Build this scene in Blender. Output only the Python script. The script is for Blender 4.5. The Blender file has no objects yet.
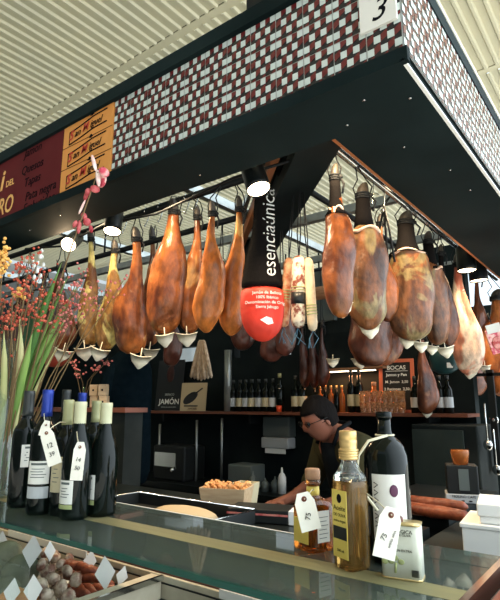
import bpy, math, random
from mathutils import Vector, Matrix, Euler, noise as mnoise
random.seed(7)
SC = bpy.context.scene
COL = SC.collection
PI = math.pi
# ------------------------------------------------------------------ camera model
F = 514.0; PITCH = math.atan(105/514); YAW = math.radians(37.46); EYE = 1.60
FH = Vector((-math.sin(YAW), math.cos(YAW), 0)); RT = Vector((math.cos(YAW), math.sin(YAW), 0))
FW = FH*math.cos(PITCH) + Vector((0, 0, math.sin(PITCH))); UP = -FH*math.sin(PITCH) + Vector((0, 0, math.cos(PITCH)))
E0 = Vector((0, 0, EYE))
def ray(px, py): return FW + RT*((px-250)/F) - UP*((py-300)/F)
def atZ(px, py, z): d = ray(px, py); return E0 + d*((z-EYE)/d.z)
def atY(px, py, y): d = ray(px, py); return E0 + d*(y/d.y)
def atX(px, py, x): d = ray(px, py); return E0 + d*(x/d.x)
def atD(px, py, t): return E0 + ray(px, py)*t
def proj(p):
    v = Vector(p)-E0; w = v.dot(FW); return 250+F*v.dot(RT)/w, 300-F*v.dot(UP)/w
def hz(p, py):                       # height z above point p whose image row is py
    lo, hi = -1.0, 8.0
    for _ in range(50):
        m = (lo+hi)/2
        if proj((p[0], p[1], m))[1] > py: lo = m
        else: hi = m
    return lo
# ------------------------------------------------------------------ materials
MATS = {}
def mat(name, col, rough=.5, metal=0, noise=0, scale=8, col2=None, bump=0, bscale=40, trans=0, ior=1.45, emit=None, es=0, spec=.5, lo=.35, hi=.65, detail=4, coat=0, alpha=1, sub=0, stretch=None):
    if name in MATS: return MATS[name]
    m = bpy.data.materials.new(name); m.use_nodes = True; nt = m.node_tree; N = nt.nodes; L = nt.links
    b = N['Principled BSDF']
    b.inputs['Base Color'].default_value = (*col, 1); b.inputs['Roughness'].default_value = rough; b.inputs['Metallic'].default_value = metal
    b.inputs['IOR'].default_value = ior; b.inputs['Transmission Weight'].default_value = trans; b.inputs['Specular IOR Level'].default_value = spec
    b.inputs['Coat Weight'].default_value = coat; b.inputs['Alpha'].default_value = alpha
    if sub: b.inputs['Subsurface Weight'].default_value = sub; b.inputs['Subsurface Radius'].default_value = (.02, .008, .004)
    if emit: b.inputs['Emission Color'].default_value = (*emit, 1); b.inputs['Emission Strength'].default_value = es
    tc = N.new('ShaderNodeTexCoord'); src = tc.outputs['Object']
    if stretch:
        mp = N.new('ShaderNodeMapping'); mp.inputs['Scale'].default_value = stretch; L.new(src, mp.inputs[0]); src = mp.outputs[0]
    if col2 is not None:
        n = N.new('ShaderNodeTexNoise'); n.inputs['Scale'].default_value = scale; n.inputs['Detail'].default_value = detail
        oi = N.new('ShaderNodeObjectInfo')
        ad = N.new('ShaderNodeVectorMath'); ad.operation = 'ADD'
        ml = N.new('ShaderNodeVectorMath'); ml.operation = 'SCALE'; ml.inputs[0].default_value = (7, 13, 5); L.new(oi.outputs['Random'], ml.inputs['Scale'])
        L.new(src, ad.inputs[0]); L.new(ml.outputs[0], ad.inputs[1]); L.new(ad.outputs[0], n.inputs['Vector'])
        r = N.new('ShaderNodeValToRGB'); r.color_ramp.elements[0].position = lo; r.color_ramp.elements[1].position = hi
        r.color_ramp.elements[0].color = (*col, 1); r.color_ramp.elements[1].color = (*col2, 1)
        L.new(n.outputs['Fac'], r.inputs[0]); L.new(r.outputs[0], b.inputs['Base Color'])
    if bump:
        n2 = N.new('ShaderNodeTexNoise'); n2.inputs['Scale'].default_value = bscale; n2.inputs['Detail'].default_value = 5; L.new(src, n2.inputs['Vector'])
        bp = N.new('ShaderNodeBump'); bp.inputs['Strength'].default_value = bump; bp.inputs['Distance'].default_value = .01
        L.new(n2.outputs['Fac'], bp.inputs['Height']); L.new(bp.outputs[0], b.inputs['Normal'])
    MATS[name] = m; return m
def thin_glass(name, tint=(.9, .97, .94), refl=1.0, haze=0.0, hazecol=(.5, .55, .5), rough=.02):
    if name in MATS: return MATS[name]
    m = bpy.data.materials.new(name); m.use_nodes = True; nt = m.node_tree; N = nt.nodes; L = nt.links; N.clear()
    out = N.new('ShaderNodeOutputMaterial'); tr = N.new('ShaderNodeBsdfTransparent'); tr.inputs[0].default_value = (*tint, 1)
    gl = N.new('ShaderNodeBsdfGlossy'); gl.inputs['Roughness'].default_value = rough
    lw = N.new('ShaderNodeLayerWeight'); lw.inputs[0].default_value = .5; pw = N.new('ShaderNodeMath'); pw.operation = 'POWER'; pw.inputs[1].default_value = 5; L.new(lw.outputs['Facing'], pw.inputs[0]); fr = N.new('ShaderNodeMath'); fr.operation = 'MULTIPLY_ADD'; fr.inputs[1].default_value = .95; fr.inputs[2].default_value = .045; L.new(pw.outputs[0], fr.inputs[0])
    df = N.new('ShaderNodeBsdfDiffuse'); df.inputs[0].default_value = (*hazecol, 1)
    m0 = N.new('ShaderNodeMixShader'); m0.inputs[0].default_value = haze; L.new(tr.outputs[0], m0.inputs[1]); L.new(df.outputs[0], m0.inputs[2])
    mu = N.new('ShaderNodeMath'); mu.operation = 'MULTIPLY'; mu.inputs[1].default_value = refl; L.new(fr.outputs[0], mu.inputs[0])
    m1 = N.new('ShaderNodeMixShader'); L.new(mu.outputs[0], m1.inputs[0]); L.new(m0.outputs[0], m1.inputs[1]); L.new(gl.outputs[0], m1.inputs[2])
    L.new(m1.outputs[0], out.inputs[0]); MATS[name] = m; return m
def M(n): return MATS[n]
mat('black_paint', (.004, .008, .009), .6, spec=.15, col2=(.010, .016, .017), scale=3)
mat('fridge_green', (.030, .040, .034), .5, spec=.2, col2=(.022, .03, .026), scale=5)
mat('black_metal', (.006, .008, .009), .4, spec=.25)
mat('soffit_paint', (.003, .008, .009), .7, spec=.1, col2=(.009, .018, .019), scale=2)
mat('cream_sheet', (.62, .56, .38), .5, col2=(.56, .52, .37), scale=1.2, lo=.3, hi=.7)
mat('grey_metal', (.35, .37, .36), .35, metal=.7, col2=(.25, .27, .26), scale=9)
mat('steel', (.55, .57, .55), .25, metal=.9)
mat('chrome', (.75, .76, .75), .12, metal=1)
mat('hall_wall', (.10, .11, .11), .7, col2=(.14, .14, .13), scale=.6)
mat('floor_mat', (.62, .60, .54), .6, col2=(.5, .5, .45), scale=2)
mat('tile_white', (.54, .60, .58), .16); mat('tile_red', (.12, .017, .018), .16); mat('tile_black', (.012, .014, .018), .18); mat('grout', (.36, .38, .36), .7)
mat('burgundy', (.085, .010, .012), .7, spec=.15, col2=(.11, .014, .016), scale=3); mat('orange_board', (.62, .24, .05), .5, col2=(.68, .29, .07), scale=4)
mat('ink', (.004, .004, .006), .8, spec=.1); mat('yellow_ink', (.75, .42, .13), .5); mat('red_ink', (.45, .03, .02), .5); mat('green_ink', (.04, .12, .03), .5)
mat('white_ink', (.8, .82, .8), .5); mat('sign_white', (.72, .70, .66), .4)
mat('paper', (.78, .75, .66), .8, col2=(.70, .67, .58), scale=20); mat('cup_paper', (.90, .84, .68), .6, col2=(.82, .74, .56), scale=25)







mat('fat_glare', (.85, .66, .50), .4, col2=(.80, .50, .36), scale=18); mat('hoof', (.035, .028, .024), .5, col2=(.09, .075, .06), scale=20)
mat('black_rope', (.008, .010, .012), .7); mat('bag_black', (.007, .006, .006), .85, spec=.1, bump=.3, bscale=60); mat('bag_red', (.75, .045, .022), .55, col2=(.62, .035, .02), scale=6, bump=.4, bscale=18)
mat('bottle_dark', (.002, .004, .003), .05, spec=.26); mat('bottle_green', (.02, .06, .02), .06, coat=.3); mat('capsule_black', (.02, .024, .024), .35); mat('capsule_blue', (.012, .035, .25), .3, metal=.3)
mat('capsule_gold', (.30, .30, .15), .35); mat('capsule_cream', (.48, .47, .30), .4)
mat('label_white', (.70, .69, .64), .6); mat('label_gold', (.48, .42, .27), .5); mat('label_green', (.33, .37, .16), .5); mat('label_grey', (.42, .44, .45), .5); mat('label_yellow', (.72, .56, .12), .5, col2=(.66, .50, .10), scale=12)
mat('tin_white', (.66, .68, .60), .35, col2=(.58, .60, .50), scale=15); mat('tin_gold', (.55, .43, .2), .3, metal=.6)
mat('oil', (.42, .25, .07), .04, trans=.8, ior=1.36, col2=(.30, .17, .04), scale=30); mat('liquor', (.45, .13, .015), .05, trans=.85, ior=1.4)
mat('gold_cap', (.62, .42, .17), .28, metal=.6); mat('cork', (.42, .24, .14), .8, col2=(.30, .16, .09), scale=60)
mat('clear_solid', (.85, .9, .85), .03, trans=.95, ior=1.3)
thin_glass('glass_plate', (.50, .60, .57), 1.0, .16, (.24, .29, .27), .03)
thin_glass('glass_pane', (.95, .98, .97), .5); thin_glass('vase_glass', (.88, .93, .88), 1.2, .05, (.7, .75, .7)); thin_glass('green_glass', (.25, .45, .15), 1.2, .15, (.1, .2, .05)); thin_glass('tumbler', (.95, .80, .6), 1.3, .15, (.8, .5, .3))
mat('glass_edge', (.008, .06, .045), .1)
mat('olive_rail', (.19, .18, .09), .5, spec=.2, col2=(.16, .15, .08), scale=20, stretch=(.2, 3, 1)); mat('cream_rail', (.62, .57, .44), .5, col2=(.5, .44, .32), scale=12); mat('red_wood', (.13, .035, .018), .45); mat('white_trim', (.75, .74, .70), .4)
mat('dark_top', (.006, .009, .009), .3, spec=.25, col2=(.010, .013, .013), scale=6); mat('cabinet_dark', (.006, .009, .009), .6, spec=.15, col2=(.020, .024, .022), scale=4)
mat('wood', (.30, .15, .07), .6, col2=(.20, .09, .04), scale=9, stretch=(1, 8, 8)); mat('light_wood', (.55, .40, .24), .6, col2=(.45, .30, .17), scale=12, stretch=(1, 6, 6)); mat('shelf_wood', (.16, .05, .025), .4)
mat('leaf', (.06, .16, .03), .45, col2=(.22, .34, .08), scale=5, stretch=(1, 1, .3)); mat('leaf_dark', (.015, .07, .03), .4, col2=(.03, .12, .05), scale=6); mat('leaf_pale', (.42, .46, .18), .5, col2=(.55, .5, .25), scale=6)
mat('berry', (.40, .04, .025), .35, col2=(.58, .12, .06), scale=60); mat('crimson', (.32, .015, .03), .5, col2=(.55, .12, .12), scale=50); mat('white_pink', (.75, .45, .42), .5, col2=(.85, .75, .7), scale=40); mat('pink_petal', (.55, .05, .09), .5, col2=(.85, .5, .45), scale=40, lo=.42, hi=.6); mat('pink_bud', (.42, .07, .07), .5, col2=(.62, .22, .18), scale=60); mat('stem_brown', (.16, .10, .04), .6); mat('yellow_flower', (.72, .35, .06), .6, col2=(.8, .5, .15), scale=50)
mat('white_petal', (.72, .75, .72), .6)
mat('salami', (.42, .10, .03), .5, col2=(.66, .42, .25), scale=45, bump=.4, bscale=60); mat('salami_mottled', (.20, .05, .03), .5, col2=(.72, .62, .48), scale=38, lo=.42, hi=.55, bump=.3); mat('salami_pale', (.55, .42, .27), .6, col2=(.66, .54, .38), scale=30, bump=.3); mat('fuet', (.26, .19, .13), .7, col2=(.42, .34, .25), scale=35, bump=.4)
mat('blue_string', (.06, .15, .22), .7); mat('cream_string', (.62, .58, .42), .8); mat('band', (.55, .55, .35), .6)
mat('chorizo', (.13, .025, .012), .4, col2=(.30, .075, .03), scale=30, bump=.5, bscale=50); mat('dried_sausage', (.20, .09, .06), .6, col2=(.55, .44, .34), scale=32, lo=.38, hi=.56, bump=.6, bscale=60); mat('cheese', (.20, .21, .14), .7, col2=(.10, .12, .08), scale=12, bump=.5); mat('orange_food', (.5, .2, .06), .5, col2=(.62, .32, .12), scale=30)
mat('skin', (.27, .10, .06), .5, sub=.05); mat('hair', (.006, .005, .005), .8, spec=.1, bump=.5, bscale=90, stretch=(1, 1, .3)); mat('olive_shirt', (.05, .046, .022), .9, spec=.1, bump=.2); mat('apron', (.005, .007, .009), .8, spec=.1); mat('trouser', (.012, .013, .018), .8); mat('navy_cloth', (.002, .006, .009), .9, spec=.03, col2=(.004, .009, .013), scale=30, bump=.3)
mat('styro', (.80, .80, .77), .7); mat('plastic_grey', (.10, .12, .115), .5, spec=.3); mat('plastic_dark', (.012, .014, .014), .45, spec=.3); mat('chalkboard', (.010, .010, .010), .7); mat('orange_frame', (.55, .13, .06), .5); mat('warm_glass', (.5, .16, .04), .15, trans=.5, ior=1.3); mat('poster_black', (.010, .012, .014), .4); mat('card_cream', (.42, .33, .20), .6); mat('teal_plastic', (.012, .055, .06), .4); mat('meat', (.45, .03, .03), .35, col2=(.75, .35, .30), scale=45); mat('purple', (.09, .02, .06), .5); mat('lantern', (.6, .05, .01), .3)
mat('copper', (.42, .16, .06), .4, metal=.5)
mat('lamp_face', (1, .95, .8), .5, emit=(1, .80, .52), es=9)
mat('cloth_red', (.50, .07, .03), .7, col2=(.36, .04, .02), scale=8, bump=.3, bscale=20)
# ------------------------------------------------------------------ mesh helpers
def ham_mat(name, dark, mid, fat, fat_at=.60, sc=7, rough=.3, st=.55):
    m = mat(name, mid, rough, coat=.06, bump=.7, bscale=26, stretch=(1, 1, .6)); nt = m.node_tree; N = nt.nodes; L = nt.links; b = N['Principled BSDF']
    tc = N.new('ShaderNodeTexCoord'); oi = N.new('ShaderNodeObjectInfo'); mp = N.new('ShaderNodeMapping'); mp.inputs['Scale'].default_value = (1, 1, st)
    ml = N.new('ShaderNodeVectorMath'); ml.operation = 'SCALE'; ml.inputs[0].default_value = (7, 13, 5); L.new(oi.outputs['Random'], ml.inputs['Scale'])
    ad = N.new('ShaderNodeVectorMath'); ad.operation = 'ADD'; L.new(tc.outputs['Object'], mp.inputs[0]); L.new(mp.outputs[0], ad.inputs[0]); L.new(ml.outputs[0], ad.inputs[1])
    def nz(scale, det, dist=0):
        n = N.new('ShaderNodeTexNoise'); n.inputs['Scale'].default_value = scale; n.inputs['Detail'].default_value = det; n.inputs['Distortion'].default_value = dist; L.new(ad.outputs[0], n.inputs['Vector']); return n
    def ramp(src, a, ca, c, cc):
        r = N.new('ShaderNodeValToRGB'); r.color_ramp.elements[0].position = a; r.color_ramp.elements[0].color = (*ca, 1); r.color_ramp.elements[1].position = c; r.color_ramp.elements[1].color = (*cc, 1); L.new(src, r.inputs[0]); return r
    r1 = ramp(nz(sc, 6, .6).outputs['Fac'], .36, dark, .60, mid)
    r2 = ramp(nz(sc*.6, 4, 1.2).outputs['Fac'], fat_at, (0, 0, 0), fat_at+.05, (1, 1, 1))
    r3 = ramp(nz(sc*5, 5).outputs['Fac'], .35, (.62, .62, .62), .6, (1.1, 1.1, 1.1))
    mx = N.new('ShaderNodeMixRGB'); L.new(r2.outputs[0], mx.inputs[0]); L.new(r1.outputs[0], mx.inputs[1]); mx.inputs[2].default_value = (*fat, 1)
    mu = N.new('ShaderNodeMixRGB'); mu.blend_type = 'MULTIPLY'; mu.inputs[0].default_value = 1; L.new(mx.outputs[0], mu.inputs[1]); L.new(r3.outputs[0], mu.inputs[2]); L.new(mu.outputs[0], b.inputs['Base Color'])
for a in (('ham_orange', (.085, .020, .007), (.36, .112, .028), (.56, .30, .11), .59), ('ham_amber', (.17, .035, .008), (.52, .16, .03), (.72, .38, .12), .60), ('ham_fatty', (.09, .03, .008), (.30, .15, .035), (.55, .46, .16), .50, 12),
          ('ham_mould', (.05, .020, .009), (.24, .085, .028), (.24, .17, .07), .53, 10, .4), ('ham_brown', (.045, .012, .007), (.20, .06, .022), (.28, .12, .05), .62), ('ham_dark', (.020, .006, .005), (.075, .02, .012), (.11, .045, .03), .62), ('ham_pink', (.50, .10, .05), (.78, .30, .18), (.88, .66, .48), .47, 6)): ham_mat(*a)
class MB:
    def __init__(s): s.v = []; s.f = []; s.m = []; s.sm = []; s.cur = 0
    def add(s, vs, fs, smooth=False, mi=None):
        o = len(s.v); s.v += [tuple(v) for v in vs]
        for f in fs: s.f.append([o+i for i in f]); s.m.append(s.cur if mi is None else mi); s.sm.append(smooth)
        return s
    def box(s, a, b, mi=None, mtx=None):
        x0, y0, z0 = a; x1, y1, z1 = b
        vs = [Vector(p) for p in ((x0,y0,z0),(x1,y0,z0),(x1,y1,z0),(x0,y1,z0),(x0,y0,z1),(x1,y0,z1),(x1,y1,z1),(x0,y1,z1))]
        if mtx: vs = [mtx @ v for v in vs]
        return s.add(vs, [(3,2,1,0),(4,5,6,7),(0,1,5,4),(1,2,6,5),(2,3,7,6),(3,0,4,7)], False, mi)
    def lathe(s, prof, c=(0,0,0), n=20, mi=None, cap=True, sx=1, sy=1):
        vs = []; fs = []
        for (r, z) in prof:
            for k in range(n):
                a = 2*PI*k/n; vs.append((c[0]+r*sx*math.cos(a), c[1]+r*sy*math.sin(a), c[2]+z))
        for i in range(len(prof)-1):
            for k in range(n):
                k2 = (k+1) % n; fs.append((i*n+k, i*n+k2, (i+1)*n+k2, (i+1)*n+k))
        if cap: fs.append(tuple(range(n-1, -1, -1))); q = (len(prof)-1)*n; fs.append(tuple(range(q, q+n)))
        return s.add(vs, fs, True, mi)
    def tube(s, pts, r, n=8, mi=None, cap=True, flat=1):
        pts = [Vector(p) for p in pts]; rs = r if isinstance(r, (list, tuple)) else [r]*len(pts)
        vs = []; fs = []; ref = Vector((0, 0, 1))
        t0 = (pts[1]-pts[0]).normalized()
        if abs(t0.z) > .9: ref = Vector((1, .3, 0)).normalized()
        u = t0.cross(ref).normalized()
        for i, p in enumerate(pts):
            t = (pts[min(i+1, len(pts)-1)]-pts[max(i-1, 0)]).normalized()
            u = (u - t*u.dot(t)).normalized(); w = t.cross(u)
            for k in range(n):
                a = 2*PI*k/n; vs.append(p + (u*math.cos(a) + w*math.sin(a)*flat)*rs[i])
        for i in range(len(pts)-1):
            for k in range(n):
                k2 = (k+1) % n; fs.append((i*n+k, i*n+k2, (i+1)*n+k2, (i+1)*n+k))
        if cap: fs.append(tuple(range(n-1, -1, -1))); q = (len(pts)-1)*n; fs.append(tuple(range(q, q+n)))
        return s.add(vs, fs, True, mi)
    def ball(s, c, r, n=8, m=6, sc=(1,1,1), mi=None, mtx=None):
        vs = []; fs = []
        for i in range(1, m):
            t = PI*i/m
            for k in range(n):
                a = 2*PI*k/n; vs.append(Vector((r*sc[0]*math.sin(t)*math.cos(a), r*sc[1]*math.sin(t)*math.sin(a), r*sc[2]*math.cos(t))))
        vs += [Vector((0,0,r*sc[2])), Vector((0,0,-r*sc[2]))]
        if mtx: vs = [mtx @ v for v in vs]
        vs = [v+Vector(c) for v in vs]
        for i in range(m-2):
            for k in range(n): k2 = (k+1) % n; fs.append((i*n+k, (i+1)*n+k, (i+1)*n+k2, i*n+k2))
        T = (m-1)*n; B = T+1
        for k in range(n): k2 = (k+1) % n; fs.append((T, k, k2)); fs.append((B, (m-2)*n+k2, (m-2)*n+k))
        return s.add(vs, fs, True, mi)
    def build(s, name, mats, parent=None, loc=None, rot=None, bevel=0, subdiv=0, solid=0):
        me = bpy.data.meshes.new(name); me.from_pydata(s.v, [], s.f); me.update()
        for m in (mats if isinstance(mats, (list, tuple)) else [mats]): me.materials.append(M(m) if isinstance(m, str) else m)
        for p, mi, sm in zip(me.polygons, s.m, s.sm): p.material_index = mi; p.use_smooth = sm
        o = bpy.data.objects.new(name, me); COL.objects.link(o)
        if parent: o.parent = parent
        if loc is not None: o.location = loc
        if rot is not None: o.rotation_euler = rot
        if solid: q = o.modifiers.new('s', 'SOLIDIFY'); q.thickness = solid; q.offset = 0
        if bevel: q = o.modifiers.new('b', 'BEVEL'); q.width = bevel; q.segments = 2; q.limit_method = 'ANGLE'
        if subdiv: q = o.modifiers.new('u', 'SUBSURF'); q.levels = subdiv; q.render_levels = subdiv
        return o
def tag(o, label=None, cat=None, group=None, kind=None):
    if label: o['label'] = label
    if cat: o['category'] = cat
    if group: o['group'] = group
    if kind: o['kind'] = kind
    return o
def thing(name, label, cat, loc=(0,0,0), rot=(0,0,0), group=None):
    o = bpy.data.objects.new(name, None); COL.objects.link(o); o.empty_display_size = .05
    o.location = loc; o.rotation_euler = rot; return tag(o, label, cat, group)
def struct(o): o['kind'] = 'structure'; return o
def box(name, a, b, m, parent=None, bevel=0, loc=None, rot=None):
    return MB().box(a, b).build(name, m, parent, loc, rot, bevel)
def kids(o): return [c for c in COL.objects if c.parent == o]
def copy_tree(o, parent=None):
    c = o.copy(); COL.objects.link(c); c.parent = parent
    for k in list(o.children): copy_tree(k, c)
    return c
def text(name, body, size, m, parent=None, loc=(0,0,0), rot=(0,0,0), shear=0, align='CENTER', ex=.0006, off=0, sx=1):
    cu = bpy.data.curves.new(name, 'FONT'); cu.body = body; cu.size = size; cu.extrude = ex; cu.shear = shear; cu.align_x = align; cu.align_y = 'CENTER'; cu.offset = off; cu.resolution_u = 3
    t = bpy.data.objects.new(name, cu); COL.objects.link(t)
    dg = bpy.context.evaluated_depsgraph_get(); me = bpy.data.meshes.new_from_object(t.evaluated_get(dg))
    bpy.data.objects.remove(t); me.materials.clear(); me.materials.append(M(m))
    o = bpy.data.objects.new(name, me); COL.objects.link(o); o.location = loc; o.rotation_euler = rot; o.scale = (sx, 1, 1)
    if parent: o.parent = parent
    return o
FACE = (PI/2, 0, 0)                  # text facing -Y
YAWR = YAW                           # rotation that turns -Y face towards the camera
# ------------------------------------------------------------------ camera, world
cam = bpy.data.cameras.new('camera'); cam.sensor_fit = 'HORIZONTAL'; cam.sensor_width = 36; cam.lens = F*36/500; cam.clip_start = .02
co = bpy.data.objects.new('camera', cam); COL.objects.link(co); co.location = E0
co.rotation_euler = (PI/2+PITCH, 0, YAW); SC.camera = co
SC.view_settings.view_transform = 'Standard'; SC.view_settings.look = 'None'; SC.view_settings.gamma = 1; SC.view_settings.exposure = -0.08
w = bpy.data.worlds.new('sky'); SC.world = w; w.use_nodes = True; bg = w.node_tree.nodes['Background']
bg.inputs[0].default_value = (.80, .92, 1.0, 1); bg.inputs[1].default_value = 1.5
wn = w.node_tree; _tc = wn.nodes.new('ShaderNodeTexCoord'); _dp = wn.nodes.new('ShaderNodeVectorMath'); _dp.operation = 'DOT_PRODUCT'; _dv = Vector((.85, .45, .35)).normalized(); _dp.inputs[1].default_value = _dv
_mr = wn.nodes.new('ShaderNodeMapRange'); _mr.inputs['From Min'].default_value = .2; _mr.inputs['From Max'].default_value = 1; _mr.inputs['To Min'].default_value = .85; _mr.inputs['To Max'].default_value = 5.5
wn.links.new(_tc.outputs['Generated'], _dp.inputs[0]); wn.links.new(_dp.outputs['Value'], _mr.inputs['Value']); wn.links.new(_mr.outputs[0], bg.inputs[1])
# ------------------------------------------------------------------ hall setting
struct(box('floor', (-22, -14, -.12), (12, 20, 0), 'floor_mat'))
struct(box('wall_behind', (-22, -9.2, 0), (4, -9, 6.4), 'hall_wall')); struct(box('wall_far_left', (-17.2, -9, 0), (-17, 18, 6.4), 'hall_wall'))  # unseen walls, put in to darken the stall interior and its reflections
RZ = 6.5; PT = .159
def roof_sheet(y0, y1, z):
    b = MB(); xs = []
    n = int(18.5/PT)
    prof = [(0, 0), (.30, 0), (.42, .030), (.62, .030), (.74, 0)]
    pts = []
    for i in range(n):
        for (u, h) in prof: pts.append((1.6-(i+u)*PT, h))
    pts.append((1.6-n*PT, 0))
    vs = [(x, y0, z-h) for x, h in pts] + [(x, y1, z-h) for x, h in pts]; k = len(pts)
    b.add(vs, [(i, i+1, k+i+1, k+i) for i in range(k-1)])
    return b.build('ceiling', 'cream_sheet', solid=.004)
for (a, c) in ((-6.0, -2.3), (-2.4, .88), (.80, 4.17), (4.29, 7.50), (7.62, 10.9), (10.8, 14.2), (14.1, 17.5)):
    struct(roof_sheet(a, c, RZ))
for y in (4.16, 7.49): struct(box('trim_%d' % int(y), (-16.6, y+.02, RZ-.012), (1.6, y+.14, RZ+.04), 'cream_sheet')); struct(box('trim_%d' % (int(y)+20), (-16.6, y-.03, RZ-.001), (1.6, y+.02, RZ+.04), 'black_metal'))  # black strips paint the dashed rib-end shadow along each sheet seam
p = atY(265, 8, 1.26)
struct(box('trim_9', (p.x-.035, 1.20, 2.83), (p.x+.035, 1.28, RZ-.02), 'black_metal'))
# ------------------------------------------------------------------ stall canopy
FY, FX = 1.15, -.39; ZB = 2.445; T = .101; TW = .0975; Z0 = 2.487; Z1 = Z0+3*T; IY, IX = 1.38, -.71
can = thing('stall_canopy', 'black market stall canopy clad in white, red and black cube tiles', 'canopy', (0, 0, 0))
b = MB()
b.box((-7, FY+.006, ZB), (FX-.006, IY, 2.82)); b.box((IX, IY, ZB), (FX-.006, 5.2, 2.82))
b.build('canopy_body', 'soffit_paint', can)
b = MB(); b.box((-7, FY-.012, ZB), (FX+.012, FY+.006, Z0-.002)); b.build('lower_trim', 'soffit_paint', can); box('side_lower_trim', (FX-.006, FY-.012, ZB+.001), (FX+.004, 5.2, ZB+.006), 'white_trim', can)
b = MB(); b.box((-7, FY-.02, Z1+.002), (FX+.02, FY+.006, 2.845)); b.box((FX-.006, FY+.006, Z1+.002), (FX+.006, 5.2, 2.845)); b.build('upper_trim', 'soffit_paint', can)
box('inner_lip', (IX-.012, IY, ZB-.001), (IX-.0005, 5.2, ZB+.03), 'copper', can)
box('edge_flashing', (FX-.01, FY-.02, 2.846), (FX+.010, 5.2, 2.856), 'white_trim', can)
def clip(poly, lo, hi):
    for s, lim in ((1, lo), (-1, hi)):
        out = []
        for i in range(len(poly)):
            a, c = poly[i], poly[(i+1) % len(poly)]; ia, ic = s*(a[1]-lim) >= 0, s*(c[1]-lim) >= 0
            if ia: out.append(a)
            if ia != ic:
                t = (lim-a[1])/(c[1]-a[1]); out.append((a[0]+(c[0]-a[0])*t, lim))
        poly = out
        if not poly: return []
    return poly
def tiles(fn, n, name, zlo=None):
    b = MB(); g = .0015
    b.add([fn(0, Z0, 0), fn(n*TW, Z0, 0), fn(n*TW, Z1, 0), fn(0, Z1, 0)], [(0, 1, 2, 3)], mi=3)
    W = (TW-2*g)/5; S = T-2*g; SW = TW-2*g
    for i in range(n):
        for j in range(3):
            u0 = i*TW+g; z0 = Z0+j*T+g
            b.add([fn(u0, z0, .0015), fn(u0+SW, z0, .0015), fn(u0+SW, z0+S, .0015), fn(u0, z0+S, .0015)], [(0, 1, 2, 3)], mi=2)
            for c in range(-1, 5):
                for k in range(-1, 3):
                    ph = (.11 if c % 2 == 0 else .445)
                    zl = (1-(ph+k*.667))*S - S/9*1.0; zh = zl+S*.222
                    if c >= 0:
                        q = clip([(c*W, zl), (c*W+W, zl), (c*W+W, zh), (c*W, zh)], 0, S)
                        if len(q) > 2: b.add([fn(u0+x, z0+z, .0025) for x, z in q], [tuple(range(len(q)))], mi=0)
                    if c < 4:
                        q = clip([(c*W+W, zl), (c*W+2*W, zl+S*.111), (c*W+2*W, zh+S*.111), (c*W+W, zh)], 0, S)
                        if len(q) > 2: b.add([fn(u0+x, z0+z, .0025) for x, z in q], [tuple(range(len(q)))], mi=1)
    return b.build(name, ['tile_white', 'tile_red', 'tile_black', 'grout'], can)
NF = 12; XT = FX-NF*TW
tiles(lambda u, z, d: (XT+u, FY-d, z), NF, 'front_tiles')
tiles(lambda u, z, d: (FX+d, FY+u, z), 41, 'side_tiles')
XB = -1.905
ob = box('orange_board', (XB, FY-.006, Z0-.004), (XT-.004, FY+.004, Z1), 'orange_board', can)
for k in (1, 2): box('board_joint', (XB, FY-.0075, Z0+k*T-.001), (XT-.004, FY-.005, Z0+k*T+.001), 'ink', ob)
cx = (XB+XT)/2
for k in range(3):
    zc = Z0+(k+.5)*T; dx = 0
    b = MB()
    for dz in (-.030, .026): b.tube([(cx-.125, FY-.0075, zc+dz-.012), (cx-.05, FY-.0075, zc+dz-.004), (cx+.04, FY-.0075, zc+dz+.010), (cx+.13, FY-.0075, zc+dz+.012)], .0028, 5)
    b.tube([(cx-.125, FY-.0075, zc-.042), (cx-.125, FY-.0075, zc+.012)], .002, 4)
    b.ball((cx+.03, FY-.007, zc+.05), .008, 8, 5, (1, .3, 1.1)); b.tube([(cx+.018, FY-.007, zc+.046), (cx+.042, FY-.007, zc+.048)], .0025, 4)
    b.build('emblem_band', 'ink', ob)
    text('lettering', 'an', .046, 'ink', ob, (cx-.068, FY-.008, zc-.004), FACE, shear=.35, off=.0)
    text('lettering', 'iguel', .042, 'ink', ob, (cx+.058, FY-.008, zc+.004), FACE, shear=.35)
    text('initial', 'S', .058, 'red_ink', ob, (cx-.112, FY-.0095, zc-.006), FACE, shear=.3, off=.001)
    text('initial', 'M', .050, 'red_ink', ob, (cx-.012, FY-.0095, zc+.002), FACE, shear=.3, off=.0005)
bb = box('burgundy_board', (-3.6, FY-.006, Z0), (XB-.003, FY+.004, Z1), 'burgundy', can)
for i, (s, px, py) in enumerate((('Jamon', 33, 150), ('Quesos', 32, 167), ('Tapas', 32, 180), ('Pata negra', 40, 191), ('Embutidos', 38, 203))):
    q = atY(px, py, FY-.008); text('hand_lettering', s, .060, 'ink', bb, (q.x, FY-.008, q.z), FACE, shear=.2, ex=.0004)
q = atY(10, 183, FY-.008); text('yellow_lettering', 'DEL', .045, 'yellow_ink', bb, (q.x, FY-.008, q.z), FACE, off=.0003)
q = atY(1, 208, FY-.008); text('yellow_lettering', 'ORO', .125, 'yellow_ink', bb, (q.x, FY-.008, q.z), FACE, shear=.15, off=.001, sx=.8)
q = atY(2, 182, FY-.008); text('yellow_lettering', 'i', .15, 'yellow_ink', bb, (q.x, FY-.008, q.z), FACE, shear=.2, off=.003)
s3 = box('number_plate', (-.500, FY-.012, 2.573), (FX-.008, FY-.003, 2.76), 'sign_white', can, .001)
text('number', '3', .090, 'ink', s3, (-.448, FY-.0125, 2.620), FACE, shear=.3, off=.0)
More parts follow.
